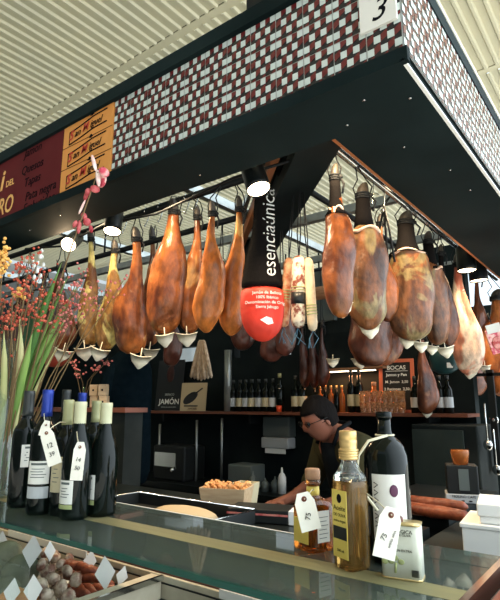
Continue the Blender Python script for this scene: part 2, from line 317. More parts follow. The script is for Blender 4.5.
for i in range(9):
    q = atZ((410, 347, 450, 364, 404, 200, 60, 30, 470)[i], (98, 125, 170, 100, 147, 175, 215, 230, 190)[i], ZB-.002)
    MB().lathe([(.004, -.002), (.004, 0)], q, 8).build('screw_head', 'steel', can)
# diagonal beam, rafters, hanging rails
bm = thing('diagonal_beam', 'broad black steel beam running diagonally back from the canopy corner', 'beam', (0, 0, 0))
d = Vector((-1, 1, 0)).normalized(); nrm = Vector((1, 1, 0)).normalized()
def beam(b, p0, p1, w, z0, z1):
    p0 = Vector(p0); p1 = Vector(p1); t = (p1-p0).normalized(); n = Vector((-t.y, t.x, 0))*w/2
    vs = [p0-n, p1-n, p1+n, p0+n]; b.add([(v.x, v.y, z0) for v in vs]+[(v.x, v.y, z1) for v in vs], [(3,2,1,0),(4,5,6,7),(0,1,5,4),(1,2,6,5),(2,3,7,6),(3,0,4,7)])
b = MB(); beam(b, (-.74, 1.40, 0), (-3.0, 3.66, 0), .15, 2.50, 2.56); beam(b, (-.74, 1.40, 0), (-3.0, 3.66, 0), .03, 2.56, 2.75); beam(b, (-.74, 1.40, 0), (-3.0, 3.66, 0), .15, 2.75, 2.80); b.build('beam_web', 'black_paint', bm)
b = MB(); beam(b, (-.90, 1.385, 0), (-3.1, 3.585, 0), .03, 2.54, 2.60); b.build('side_strip', 'copper', bm)
b = MB(); beam(b, (-.96, 1.385, 0), (-3.15, 3.575, 0), .02, 2.58, 2.62); b.build('conduit', 'steel', bm)
def rail(label, a, c, m, r):
    t = thing('hanging_rail', label, 'rail', (0, 0, 0), group=None)
    MB().tube([a, c], r, 12).build('rail_bar', m, t)
    a = Vector(a); c = Vector(c)
    for k in (.04, .35, .65, .96):
        q = a.lerp(c, k); MB().tube([q, q+Vector((0, 0, .18))], .007, 6).build('hanger_rod', m, t)
    return t
RYL, RXR, RZZ = 1.77, -.91, 2.64; RY2, RX2 = 2.15, -1.22
rail('bright steel tube rail carrying the hams on the right side', (RXR, 1.45, RZZ), (RXR, 4.6, RZZ), 'steel', .018)
rail('black tube rail carrying the front row of hams at left', (-.95, RYL, RZZ), (-6, RYL, RZZ), 'black_metal', .018)
rail('black tube rail behind the front row, parallel to it', (-1.3, RY2, RZZ), (-6, RY2, RZZ), 'black_metal', .018)
rail('short black rail holding the thin dark hams above the bar bottles', (-2.9, 3.42, RZZ), (-1.9, 3.42, RZZ), 'black_metal', .014)
rail('black tube rail carrying the low dark hams behind the right row', (RX2, 1.6, RZZ), (RX2, 4.6, RZZ), 'black_metal', .016)
b = MB()
for y in (2.6, 3.4, 4.2): b.box((-6.4, y, 2.70), (-.72, y+.04, 2.75))
for x in (-1.9, -3.1, -4.6): b.box((x, 1.385, 2.75), (x+.04, 4.4, 2.80))
o = b.build('roof_frame', 'grey_metal'); tag(o, 'grid of grey metal bars spanning the open top of the stall', 'frame')
# grey box beam + tube seen behind
o = MB().tube([(-3.2, 3.3, 2.42), (-1.35, 3.3, 2.42)], .05, 14).build('wooden_pole', 'wood'); tag(o, 'reddish wooden pole running level behind the hanging salamis', 'pole')
# ------------------------------------------------------------------ spot lamps
def spot(label, c, a, size, wall, power=9):
    a = a.normalized(); rot = a.to_track_quat('-Z', 'Y').to_euler()
    L = thing('spot_lamp', label, 'lamp', c, rot, 'black can spotlights'); inv = (Matrix.Translation(c) @ rot.to_matrix().to_4x4()).inverted()
    MB().lathe([(size*.98, .008), (size*1.05, .0), (size*1.05, .02), (size, .15), (size*.7, .17), (size*.1, .172)], (0, 0, 0), 28, cap=False).build('can', 'black_metal', L)
    MB().lathe([(size*.97, .006), (size*.97, .010)], n=24).build('lamp_lens', 'lamp_face', L)
    li = bpy.data.lights.new('spot', 'SPOT'); li.energy = power; li.color = (1, .74, .45); li.spot_size = math.radians(140); li.spot_blend = .7; li.shadow_soft_size = .04
    lo = bpy.data.objects.new('spot', li); COL.objects.link(lo); lo.parent = L; lo.location = (0, 0, -.012)
    up = c-a*.165; MB().tube([inv @ up, inv @ Vector((up.x, up.y, 2.60)), inv @ Vector((wall[0] if wall[0] is not None else up.x, wall[1] if wall[1] is not None else up.y, 2.66))], .007, 6).build('lamp_bracket', 'black_metal', L)
    return L
DN = Vector((0, 0, -1))
for lb, c, a, sz, wl in (
  ('lit can spotlight, leftmost, glaring behind the berry branches', atY(68, 245, 1.52), DN*.55-FH*.8, .040, (None, IY)),
  ('lit can spotlight hanging above the two fat-streaked slim hams', atY(112, 232, 1.52), DN-FH*.30, .042, (None, IY)),
  ('lit can spotlight hanging just above the black and red ham bag', atY(259, 190, 1.52), DN-FH*.28+RT*.25, .046, (None, IY)),
  ('black can spotlight beside the bright pink ham, left of its neighbour', atX(467, 271, -.82), DN-FH*.05, .055, (IX, None)),
  ('black can spotlight right of its twin near the canopy side', atX(479, 281, -.80), DN+RT*.05, .055, (IX, None))):
    spot(lb, c, a, sz, wl, 26 if c.y < 2 else 16)
for lb, c, a, wl in (('added unseen can spotlight up inside the canopy above the trio of slender hams', Vector((-1.72, 1.50, 2.60)), DN+Vector((0, .55, 0)), (None, IY)), ('added unseen can spotlight up inside the canopy above the broad orange hams', Vector((-2.25, 1.50, 2.60)), DN+Vector((0, .55, 0)), (None, IY)),
  ('added unseen can spotlight inside the right canopy near the corner', Vector((-.80, 1.62, 2.62)), DN+Vector((-.25, .3, 0)), (IX, None)), ('added unseen can spotlight inside the right canopy above the mottled ham', Vector((-.78, 2.30, 2.62)), DN+Vector((-.5, 0, 0)), (IX, None))):
    spot(lb, c, a, .042, wl, 26)  # unseen extra cans, added to brighten the hams
# ------------------------------------------------------------------ hams
def loft(path, n=20):
    """path: list of (x, y, z, rx, ry)"""
    b = MB(); vs = []; fs = []
    for (x, y, z, rx, ry) in path:
        for k in range(n):
            a = 2*PI*k/n; vs.append((x+rx*math.cos(a), y+ry*math.sin(a), z))
    for i in range(len(path)-1):
        for k in range(n): k2 = (k+1) % n; fs.append(((i+1)*n+k, (i+1)*n+k2, i*n+k2, i*n+k))
    fs.append(tuple(range(n))); q = (len(path)-1)*n; fs.append(tuple(range(q+n-1, q-1, -1)))
    b.add(vs, fs, True); return b
HP = [(.10, .20, .0), (.16, .21, -.02), (.24, .25, -.04), (.32, .34, -.05), (.42, .52, -.02), (.52, .72, .03), (.62, .88, .07), (.72, .97, .09), (.80, 1.0, .08), (.87, .93, .05), (.93, .76, .02), (.97, .52, 0), (.995, .22, 0), (1.0, .05, 0)]
HP2 = [(.10, .24, .0), (.16, .25, .02), (.24, .30, .03), (.32, .42, .0), (.42, .62, -.05), (.52, .82, -.09), (.62, .96, -.08), (.72, 1.0, -.02), (.80, .98, .03), (.87, .86, .06), (.93, .66, .06), (.97, .45, .05), (.995, .2, .04), (1.0, .05, .04)]
HP3 = [(.10, .30, .0), (.16, .31, .0), (.24, .35, .0), (.31, .44, .0), (.345, .72, .02), (.38, .86, .03), (.50, .95, .03), (.62, 1.0, 0), (.72, 1.0, -.02), (.80, .95, -.02), (.88, .84, -.01), (.94, .66, 0), (.98, .44, 0), (.998, .2, 0), (1.0, .05, 0)]
HP4 = [(.10, .26, .0), (.16, .28, .0), (.24, .36, -.01), (.32, .52, -.02), (.40, .72, .0), (.50, .90, .03), (.60, .98, .05), (.70, 1.0, .05), (.80, .97, .03), (.88, .86, .01), (.94, .66, 0), (.98, .42, 0), (.998, .2, 0), (1.0, .05, 0)]
def ham(label, top, bot, wpx, plane, m='ham_orange', prof=HP, flip=1, cup=None, cups=1, group='hanging hams', hoofm='hoof', ring=None, skin=0, rope=True, name='hanging_ham', cat='ham', flare=.62):
    ax, val = plane
    A = (atY if ax == 'Y' else atX)(top[0], top[1], val)
    tt = (A-E0).dot(FW)
    Bp = atD(bot[0], bot[1], tt)
    if ax == 'X': Bp = atX(bot[0], bot[1], val)
    if abs(Bp.y-A.y) > .25: Bp.y = A.y
    axis = (Bp-A); Ln = axis.length
    R = wpx/2*tt/F
    zax = -axis.normalized(); xax = (RT - zax*RT.dot(zax)).normalized(); yax = zax.cross(xax)
    rot = Matrix((xax, yax, zax)).transposed().to_euler()
    t = thing(name, label, cat, A, rot, group)
    sd = random.uniform(-.05, .05)
    path = [(flip*ox*R*2.2*(1+sd), 0, -f*Ln, R*r*(1+random.uniform(-.04, .04)), R*r*flare*(1.25 if f < .35 else 1)) for f, r, ox in prof]
    fine = []
    for i in range(len(path)-1):
        for q_ in range(2): fine.append(tuple(a_+(b_-a_)*q_/2 for a_, b_ in zip(path[i], path[i+1])))
    fine.append(path[-1]); b = loft(fine, 24); off = Vector((random.uniform(0, 50), random.uniform(0, 50), 0)); nv = []
    for v in b.v:
        v = Vector(v); f = -v.z/Ln; am = R*(.20 if f > .35 else .07)
        n_ = mnoise.noise(v*(1.1/R)*.55+off)*1.0+mnoise.noise(v*(2.2/R)*.6+off)*.45
        d_ = Vector((v.x, v.y, 0)); d_ = d_.normalized() if d_.length > 1e-5 else d_
        face_ = .10*R*max(0, -d_.y)*math.exp(-((v.x/R+.25)/.16)**2) if f > .3 else 0      # long bone ridge
        nv.append(tuple(v+d_*(n_*am+face_)))
    b.v = nv; b.build('ham_meat', m, t, subdiv=1)
    # hoof : trotter that narrows towards the tip
    hr = R*.24 if prof is not HP3 else R*.28
    loft([(0, 0, -.12*Ln, hr*.95, hr*.9), (0, 0, -.075*Ln, hr*1.12, hr*.95), (flip*.10*hr, 0, -.03*Ln, hr*.95, hr*.8), (flip*.35*hr, 0, 0, hr*.62, hr*.55), (flip*.5*hr, 0, .012*Ln, hr*.3, hr*.3)], 12).build('hoof', hoofm, t, subdiv=1)
    if skin:     # dark skin left on the shank
        loft([(path[i][0], 0, path[i][2], path[i][3]*1.05+.002, path[i][4]*1.05+.002) for i in range(0, skin)], 16).build('shank_skin', 'bag_black', t)
    if ring:     # pale band of cut fat with lamp glare painted in, around the meat top
        i = ring; x, y, z, rx, ry = path[i]
        b = MB(); pts = []
        for k in range(9):
            a = PI+PI*k/8; pts.append((x+rx*.93*math.cos(a), ry*.93*math.sin(a), z+.004+.012*math.sin(k*1.3+sd*60)))
        b.tube(pts, [.004, .008, .011, .008, .006, .010, .012, .007, .004], 8, flat=.8).build('fat_glare_band', 'fat_glare', t, subdiv=1)
    if rope:
        b = MB(); zz = -.09*Ln
        for dz in (0, -.010, .010):
            b.tube([(hr*1.15*math.cos(a), hr*1.05*math.sin(a), zz+dz) for a in [2*PI*k/10 for k in range(11)]], .0045, 5)
        e_ = (Matrix.Translation(A) @ rot.to_matrix().to_4x4()).inverted() @ (Vector((A.x, min((RYL, RY2, 3.42), key=lambda q: abs(q-val)), RZZ+.012)) if ax == 'Y' else Vector((min((RXR, RX2), key=lambda q: abs(q-val)), A.y, RZZ+.012)))
        b.tube([(hr*1.1, 0, zz), (hr*1.5, -.01, zz*.3), (hr*.7, 0, .02), e_], .0032, 5)
        b.tube([(-hr*1.1, 0, zz), (-hr*1.4, .01, zz*.3), (-hr*.7, 0, .02), e_], .0032, 5)
        b.tube([(hr*1.2, -.01, zz), (hr*1.9, -.015, zz-.03), (hr*1.5, -.01, zz-.07)], .005, 5)
        b.ball((hr*1.25, -.012, zz), .010, 7, 5)
        b.build('rope', 'black_rope', t)
    for c in (cup or []):
        C = atD(c[0], c[1], tt - R*.75)
        loc = t.matrix_basis.inverted() @ C if False else (Matrix.Translation(A) @ rot.to_matrix().to_4x4()).inverted() @ C
        s = c[2]*tt/F/2*1.2
        bb_ = MB(); n = 14
        vs = []; fs = []
        for lv, (rr, zz) in enumerate(((1.0, .36), (.97, .42), (.72, -.25), (.14, -.78), (.0, -.82))):
            for k in range(n):
                a = 2*PI*k/n; vs.append((s*rr*math.cos(a), s*.45*rr*math.sin(a), s*zz + .10*s*rr*math.cos(2*a)))
        for i in range(4):
            for k in range(n): k2 = (k+1) % n; fs.append((i*n+k2, i*n+k, (i+1)*n+k, (i+1)*n+k2))
        bb_.add(vs, fs, True); bb_.tube([(0, 0, -.3*s), (0, 0, 1.1*s)], s*.04, 5)
        dc = bb_.build('drip_cup', 'cup_paper', t, loc, Euler((-.12, random.uniform(-.22, .22), random.uniform(-.3, .3))), solid=.0015)
    return t
YF = ('Y', RYL); XR = ('X', RXR)
ham('dark brown ham at far left, hidden partly by berry branches', (62, 262), (55, 352), 34, YF, 'ham_brown', HP, 1, [(62, 354, 17)])
ham('dark ham beside the glass vase, leftmost of the front row', (28, 275), (22, 360), 34, YF, 'ham_dark', HP3, 1)
ham('slim ham with dark red shank, just right of the leftmost lit spotlight', (91, 229), (90, 345), 22, YF, 'ham_fatty', HP, -1, [(85, 352, 18)])
ham('slim yellow fat-streaked ham below the second lit spotlight', (116, 241), (108, 350), 28, YF, 'ham_fatty', HP2, -1, [(99, 353, 17)])
ham('broad glossy orange ham, first right of the fat-streaked slim one', (137, 228), (131, 354), 37, YF, 'ham_orange', HP, -1, [(140, 360, 18)])
ham('narrow brown ham tucked behind between two broad orange hams', (153, 228), (149, 346), 24, ('Y', RY2), 'ham_brown', HP, -1, [(149, 353, 17)])
ham('broad tan ham with a wide shank, left of three slender amber hams', (175, 200), (163, 334), 40, ('Y', RYL-.03), 'ham_orange', HP4, -1, [(165, 339, 17)])
ham('slender orange ham, left of the trio beside the black bag', (198, 206), (190, 333), 27, ('Y', RYL+.06), 'ham_orange', HP, -1, [(187, 338, 18)])
ham('slender amber ham, middle of the trio beside the black bag', (213, 202), (207, 333), 30, ('Y', RYL-.07), 'ham_amber', HP2, -1)
ham('slender amber ham hanging directly left of the black and red bag', (240, 197), (231, 336), 28, ('Y', RYL+.05), 'ham_amber', HP, -1)
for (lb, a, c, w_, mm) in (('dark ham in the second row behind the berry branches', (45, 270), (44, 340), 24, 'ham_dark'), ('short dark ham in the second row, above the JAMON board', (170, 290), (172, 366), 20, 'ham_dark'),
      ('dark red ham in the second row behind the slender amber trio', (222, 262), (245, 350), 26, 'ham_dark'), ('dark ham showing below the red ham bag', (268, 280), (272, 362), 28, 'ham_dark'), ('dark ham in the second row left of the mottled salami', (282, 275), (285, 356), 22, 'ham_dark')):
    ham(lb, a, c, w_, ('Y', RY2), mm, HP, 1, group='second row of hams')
ham('ham with a bright collar of fat and painted glare, nearest the canopy corner', (334, 165), (341, 318), 31, XR, 'ham_orange', HP3, 1, [(342, 308, 21)], ring=3, skin=5)
ham('large mottled greenish-brown ham, second from the canopy corner', (362, 184), (369, 330), 44, ('X', RXR+.03), 'ham_mould', HP3, 1, [(370, 330, 18)], ring=4, skin=4)
ham('slim dark orange ham pressed behind the large mottled one', (379, 215), (388, 322), 24, ('X', RXR-.08), 'ham_orange', HP, 1)
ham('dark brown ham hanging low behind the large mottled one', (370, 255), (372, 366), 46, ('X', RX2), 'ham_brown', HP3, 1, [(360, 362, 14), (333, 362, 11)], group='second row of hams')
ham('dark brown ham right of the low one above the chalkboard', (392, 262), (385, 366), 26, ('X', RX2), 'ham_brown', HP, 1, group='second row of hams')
ham('broad tan ham with a white rim, behind the empty hook', (405, 212), (411, 341), 50, XR, 'ham_mould', HP3, 1, [(407, 342, 14), (421, 346, 14)], ring=4, skin=5)
ham('tan ham with a pale rim, right of the broad one', (427, 232), (438, 345), 30, XR, 'ham_mould', HP3, 1, [(432, 349, 12), (446, 351, 15)], ring=4, skin=5)
ham('narrow brown ham squeezed left of the bright pink one', (440, 245), (450, 346), 20, XR, 'ham_brown', HP, 1, skin=4)
ham('bright pink and white ham under the right-hand spotlights', (456, 254), (470, 376), 32, XR, 'ham_pink', HP, 1, [(470, 372, 14), (485, 368, 11)], hoofm='hoof', ring=3)
ham('thin ham behind the bright pink one, green rope at the shank', (476, 270), (484, 366), 20, ('X', RXR), 'ham_brown', HP, 1)
ham('large orange ham cut by the right edge of the view', (496, 290), (503, 396), 40, ('X', -.80), 'ham_orange', HP3, 1)
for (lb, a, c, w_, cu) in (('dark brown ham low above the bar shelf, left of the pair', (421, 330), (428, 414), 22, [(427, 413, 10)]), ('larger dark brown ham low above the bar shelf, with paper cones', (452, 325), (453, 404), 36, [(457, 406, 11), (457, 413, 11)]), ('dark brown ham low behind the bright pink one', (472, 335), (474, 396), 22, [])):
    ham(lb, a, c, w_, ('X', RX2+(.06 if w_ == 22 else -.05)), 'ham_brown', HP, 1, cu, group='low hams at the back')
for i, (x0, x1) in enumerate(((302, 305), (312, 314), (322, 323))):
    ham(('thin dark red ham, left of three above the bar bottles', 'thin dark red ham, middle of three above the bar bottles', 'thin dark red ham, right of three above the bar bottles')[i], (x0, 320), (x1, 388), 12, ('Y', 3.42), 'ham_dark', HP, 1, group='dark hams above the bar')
# hooks on the rails
def hook(p, label, group, long=1):
    b = MB(); p = Vector(p)
    b.tube([p+Vector((0, -.018, -.01)), p+Vector((0, -.01, .018)), p+Vector((0, .012, .02)), p+Vector((0, .02, -.01)), p+Vector((0, .008, -.05*long)), p+Vector((0, -.01, -.09*long)), p+Vector((0, -.02, -.075*long))], .0028, 6)
    o = b.build('meat_hook', 'steel'); return tag(o, label, 'hook', group)
for x in (184, 193, 168, 157, 143, 120, 103, 85):
    q = atY(x, 300, RYL); hook((q.x, RYL, RZZ), 'small steel hook clipped over the black rail at left', 'hooks on the left rail')
for y in (2.12, 2.25): hook((RXR, y, RZZ), 'empty steel hook hanging from the bright rail at right', 'empty hooks on the right rail', 1.5)
q = atX(386, 245, RXR)
o = MB().tube([(RXR, q.y, RZZ-.1), (RXR-.03, q.y, 2.42), (RXR-.05, q.y+.02, 2.28)], .006, 6).tube([(RXR, q.y, RZZ-.1), (RXR+.02, q.y, 2.42), (RXR+.03, q.y+.02, 2.26)], .006, 6).tube([(RXR, q.y, RZZ-.1), (RXR, q.y+.01, 2.30)], .006, 6).build('hanging_strap', 'black_rope'); tag(o, 'black straps dangling from an empty hook on the bright rail', 'strap')
# cables strung along left rail
o = MB().tube([(-3.0, 1.6, 2.56), (-2.6, 1.6, 2.50), (-2.2, 1.6, 2.55), (-1.8, 1.6, 2.51), (-1.3, 1.58, 2.55), (-.95, 1.55, 2.52)], .006, 6).build('power_cable', 'black_rope'); tag(o, 'black cable sagging along the ham rail at left', 'cable')
# ------------------------------------------------------------------ black and red ham bag
A = atY(262, 192, RYL-.03); Bq = atY(262, 342, RYL-.03); L_ = A.z-Bq.z; tt = (A-E0).dot(FW)*.97; k = tt/F
bag = thing('ham_bag', 'black cloth ham bag with a red bottom and white lettering', 'bag', A, (0, 0, YAWR))
pts = [(0, 8), (.12, 8.5), (.28, 10), (.40, 14), (.52, 18.5), (.64, 21.5), (.74, 22.5)]
loft([(0, 0, -f*L_, r*k, r*k*.7) for f, r in pts[:-1]] + [(0, 0, -.66*L_, 21.8*k, 21.8*k*.7)], 24).build('black_sleeve', 'bag_black', bag, subdiv=1)
loft([(0, 0, -f*L_, r*k, r*k*.7) for f, r in ((.64, 21.6), (.72, 22.4), (.80, 22.3), (.88, 20.5), (.94, 16.5), (.98, 10), (1.0, 3))], 24).build('red_base', 'bag_red', bag, subdiv=1)
MB().tube([(0, 0, -.02), (0, 0, .11)], .006, 6).build('hanging_cord', 'black_rope', bag)
def wrap_text(name, body, size, m, z, x0, vertical=False, off=0, shear=0):
    o = text(name, body, size, m, bag, (0, 0, 0), (0, 0, 0), align='LEFT' if vertical else 'CENTER', off=off, shear=shear)
    me = o.data
    for v in me.vertices:
        u, h, e = v.co
        x, zz = (x0-h, z+u) if vertical else (x0+u, z+h)
        f = -zz/L_
        r = 8
        P = pts[:-1]+[(.64, 21.6), (.72, 22.4), (.80, 22.3), (.88, 20.5), (.94, 16.5), (.98, 10), (1.0, 3)]; P = sorted(set(P))
        for i in range(len(P)-1):
            if P[i][0] <= f <= P[i+1][0]: r = P[i][1]+(P[i+1][1]-P[i][1])*(f-P[i][0])/(P[i+1][0]-P[i][0])
        R = r*k; y = -R*.7*math.sqrt(max(0, 1-min(.98, (x/R)**2)))
        v.co = (x, y-.0035-e, zz)
    return o
wrap_text('vertical_lettering', 'esenciaúnica', .083, 'white_ink', -.60*L_, 7*k, True, off=-.0006)
for i, s in enumerate(('Jamón de Bellota', '100% Ibérico', 'Denominación de Origen', 'Sierra Jabugo')): wrap_text('small_lettering', s, .018, 'white_ink', -(.705+.03*i)*L_, 4*k)
MB().add([(4*k-.030, -.105, -.885*L_), (4*k-.005, -.108, -.865*L_), (4*k+.018, -.105, -.875*L_), (4*k+.024, -.100, -.905*L_), (4*k+.002, -.108, -.915*L_), (4*k-.014, -.107, -.90*L_)], [(0, 5, 4, 3, 2, 1)]).build('pig_emblem', 'white_ink', bag, solid=.001)
# ------------------------------------------------------------------ salamis, fuets
def salami(label, top, bot, wpx, y, m, bands=None, tagm=None):
    A = atY(top[0], top[1], y); B = atY(bot[0], bot[1], y); L_ = (A-B).length; t_ = (A-E0).dot(FW); R = wpx/2*t_/F
    ax = (A-B).normalized(); xa = (RT-ax*RT.dot(ax)).normalized(); ya = ax.cross(xa); rot = Matrix((xa, ya, ax)).transposed().to_euler()
    s = thing('salami', label, 'sausage', A, rot, 'salamis hanging from cords')
    loft([(0, 0, 0, R*.35, R*.35), (0, 0, -.03*L_, R*.8, R*.8), (0, 0, -.08*L_, R, R), (0, 0, -.5*L_, R*1.03, R), (0, 0, -.9*L_, R, R), (0, 0, -.97*L_, R*.8, R*.8), (0, 0, -L_, R*.3, R*.3)], 14).build('sausage', m, s)
    MB().tube([(0, 0, -.01), (R*.2, 0, .10), (0, 0, .30)], .0028, 5).tube([(0, 0, -.01), (-R*.3, 0, .10), (0, 0, .30)], .0028, 5).build('cord', 'black_rope', s)
    if bands:
        b = MB()
        for z in bands: b.tube([(R*1.04*math.cos(a), R*1.02*math.sin(a), -z*L_) for a in [2*PI*q/14 for q in range(15)]], .0022, 5)
        b.build('paper_band', 'label_green', s)
    b = MB()
    for q in range(4): b.tube([(0, 0, -L_), (random.uniform(-.02, .02), 0, -L_-.03), (random.uniform(-.04, .04), -.01, -L_-.07)], .0015, 4)
    b.build('tail_string', 'blue_string', s)
    if tagm: MB().tube([(0, 0, -.52*L_), (0, 0, -.68*L_)], R*1.06, 14).build('black_label', 'poster_black', s)
    return s
salami('orange salami, left of the three hanging on cords', (289, 258), (284, 327), 10, 1.80, 'salami', (.48, .52, .56, .60))
salami('white-mottled salami with black label, middle of the three', (299, 256), (298, 328), 14, 1.78, 'salami_mottled', (.45, .49), True)
salami('pale beige salami with striped band, right of the three', (308, 258), (313, 331), 10, 1.80, 'salami_pale', (.66, .70, .74, .78))
for i in range(7):
    x = 191+i*3.4; A = atY(200+i*.6, 340, 2.6); B = atY(x, 381-abs(i-3), 2.6+.02*(i % 2)); R = 2.1*(A-E0).dot(FW)/F
    pts_ = [A.lerp(B, f) for f in (0, .05, .3, .7, .95, 1)]
    o = MB().tube(pts_, [R*.3, R*.8, R, R*1.05, R*.9, R*.3], 8).build('hanging_sausage', 'fuet'); tag(o, 'thin grey dry-cured sausage in the bunch hanging above the ham picture', 'sausage', 'bunch of dry sausages')
# ------------------------------------------------------------------ back wall, shelves
WY = 3.75
struct(box('wall_back', (-6.6, WY, 0), (-.95, WY+.1, 2.03), 'black_paint'))
struct(box('wall_back_upper', (-6.6, WY, 2.18), (-.95, WY+.1, 2.60), 'black_paint'))
_e = [-6.6] + [atY(x, 356, WY).x for x in (163, 206, 234, 240, 268, 291)] + [-.95]
for i in range(0, len(_e), 2): struct(box('wall_back_pier_%d' % i, (_e[i], WY, 2.03), (_e[i+1], WY+.1, 2.18), 'black_paint'))
struct(box('wall_grey_panel', (atY(268, 300, 3.7).x, 3.69, 2.28), (atY(334, 300, 3.7).x, 3.745, 2.72), 'plastic_grey'))
struct(box('wall_left', (-6.6, 1.3, 0), (-6.5, WY, 2.9), 'black_paint'))
SZ = 1.545
for (x0, x1, lb) in ((atY(138, 410, 3.5).x, atY(283, 410, 3.5).x, 'dark reddish bar shelf on the back wall, left length holding JAMON board'), (atY(284, 410, 3.5).x, atY(470, 415, 3.5).x, 'dark reddish bar shelf on the back wall, right length holding tumblers')):
    t = thing('wall_shelf', lb, 'shelf', ((x0+x1)/2, 3.6, SZ)); w2 = (x1-x0)/2
    box('shelf_board', (-w2, -.14, -.022), (w2-.004, .148, 0), 'shelf_wood', t); box('shelf_bracket', (-w2*.6, -.10, -.10), (-w2*.6+.02, .148, -.022), 'black_metal', t); box('shelf_bracket', (w2*.6, -.10, -.10), (w2*.6+.02, .148, -.022), 'black_metal', t)
x0, x1 = atY(322, 374, 3.6).x, atY(384, 374, 3.6).x
t = thing('wall_shelf', 'narrow pale-edged upper shelf above the tall dark bottles', 'shelf', ((x0+x1)/2, 3.66, 1.88)); box('shelf_board', (-(x1-x0)/2, -.08, -.015), ((x1-x0)/2, .088, 0), 'wood', t)
def shelf_p(px, y=3.55): q = atY(px, 410, y); return Vector((q.x, y, SZ+.001))
# back bar bottles
def bar_bottle(label, p, h, r, m, cap, lab, group):
    t = thing('liquor_bottle', label, 'bottle', p, (0, 0, YAWR), group)
    MB().lathe([(r*.9, 0), (r, .004), (r, h*.58), (r*.85, h*.66), (r*.4, h*.74), (r*.36, h*.93)], n=14).build('bottle_glass', m, t)
    MB().lathe([(r*.40, h*.88), (r*.40, h)], n=12).build('cap', cap, t)
    if lab: MB().lathe([(r*1.02, h*.15), (r*1.02, h*.42)], n=14, cap=False).build('bottle_label', lab, t)
    return t
for i, x in enumerate((233, 240, 246, 252, 259, 266, 273)):
    bar_bottle('dark small-labelled bottle in the row on the left back shelf', shelf_p(x), .27, .036, 'bottle_dark', 'capsule_black', ('label_grey', 'label_gold')[i % 2], 'dark bottles on the left back shelf')
bar_bottle('clear-shouldered bottle with pale cap at the red-lit spot on the shelf', shelf_p(280), .31, .038, 'bottle_dark', 'capsule_gold', None, None)
for i, x in enumerate((296, 303)): bar_bottle(('dark bottle with cream label, left of a pair on the shelf', 'dark bottle with cream label, right of a pair on the shelf')[i], shelf_p(x), .29, .036, 'bottle_dark', 'capsule_black', 'label_gold', None)
for i, x in enumerate((315, 320.5, 326, 331.5, 337, 342.5)): bar_bottle('slim brown bottle with amber cap in a row behind the bent man', shelf_p(x), .20, .022, 'warm_glass' if i % 2 else 'bottle_dark', 'gold_cap', None, 'amber-capped slim bottles')
for i, x in enumerate((352, 360)): bar_bottle(('tall black bottle with cream label, left of the tall pair', 'tall black bottle with cream label, right of the tall pair')[i], shelf_p(x), .31, .031, 'bottle_dark', 'capsule_black', 'label_gold', None)
bar_bottle('round clear decanter glowing beside the orange-framed chalkboard', shelf_p(375, 3.60), .22, .045, 'warm_glass', 'cork', None, None)
for i, x in enumerate((416, 422, 432, 441, 449)): bar_bottle('dim bottle on the shelf right of the chalkboard', shelf_p(x), .25, .032, 'bottle_dark', 'capsule_black', 'label_grey', 'bottles right of the chalkboard')
q0 = atY(352, 378, 3.66); sl = thing('added_shelf_lamp', 'slim warm strip lamp under the narrow upper shelf', 'lamp', (q0.x, 3.62, 1.862)); box('lamp_housing', (-.22, -.02, -.004), (.22, .02, .002), 'black_metal', sl); box('lamp_strip', (-.21, -.014, -.010), (.21, .014, -.005), 'lamp_face', sl)  # lamp added to make the tumblers glow orange
al = bpy.data.lights.new('strip', 'AREA'); al.energy = 4; al.color = (1, .42, .18); al.shape = 'RECTANGLE'; al.size = .42; al.size_y = .03; ao = bpy.data.objects.new('strip', al); COL.objects.link(ao); ao.parent = sl; ao.location = (0, 0, -.012)
# tumblers : two rows
proto = thing('tumbler', 'small clear drinking glass stacked in the glowing orange rows', 'glass', (0, 0, 0), (0, 0, 0), 'tumblers on the back shelf')
MB().lathe([(.026, 0), (.031, .075), (.029, .075), (.024, .005)], n=14, cap=False).lathe([(.026, 0), (.026, .004)], n=14).build('tumbler_glass', 'tumbler', proto)
first = True
for r_, z_ in ((0, 0), (1, 0), (0, .077)):
    for i in range(8):
        o = proto if first else copy_tree(proto); first = False
        q = shelf_p(364+i*5.4, 3.49+.065*r_); o.location = (q.x, q.y, SZ+.001+z_)
tl = thing('tea_light', 'small glowing red candle lantern standing on the back shelf', 'candle', shelf_p(279, 3.48)); MB().lathe([(.02, 0), (.024, .05)], n=12).build('red_glass', 'lantern', tl)
# chalkboard
q = shelf_p(397, 3.62); ch = thing('chalkboard', 'orange-framed black chalkboard menu with white chalk writing', 'menu board', (q.x, 3.63, SZ+.0), (math.radians(-8), 0, math.radians(12)))
box('slate', (-.105, -.004, .01), (.105, .004, .37), 'chalkboard', ch)
b = MB(); b.box((-.125, -.012, 0), (-.10, .012, .39)); b.box((.10, -.012, 0), (.125, .012, .39)); b.box((-.10, -.012, .365), (.10, .012, .39)); b.box((-.10, -.012, 0), (.10, .012, .02)); b.build('board_frame', 'orange_frame', ch)
for i, s in enumerate(('BOCAS', 'Jamon y Pan', 'M. Jamon  3,50', '2 Raciones  2,50')): text('chalk_line', s, (.042, .030, .027, .027)[i], 'white_ink', ch, (0, -.006, .325-.052*i), FACE, off=.0004)
box('chalk_underline', (-.08, -.006, .300), (.08, -.004, .303), 'white_ink', ch)
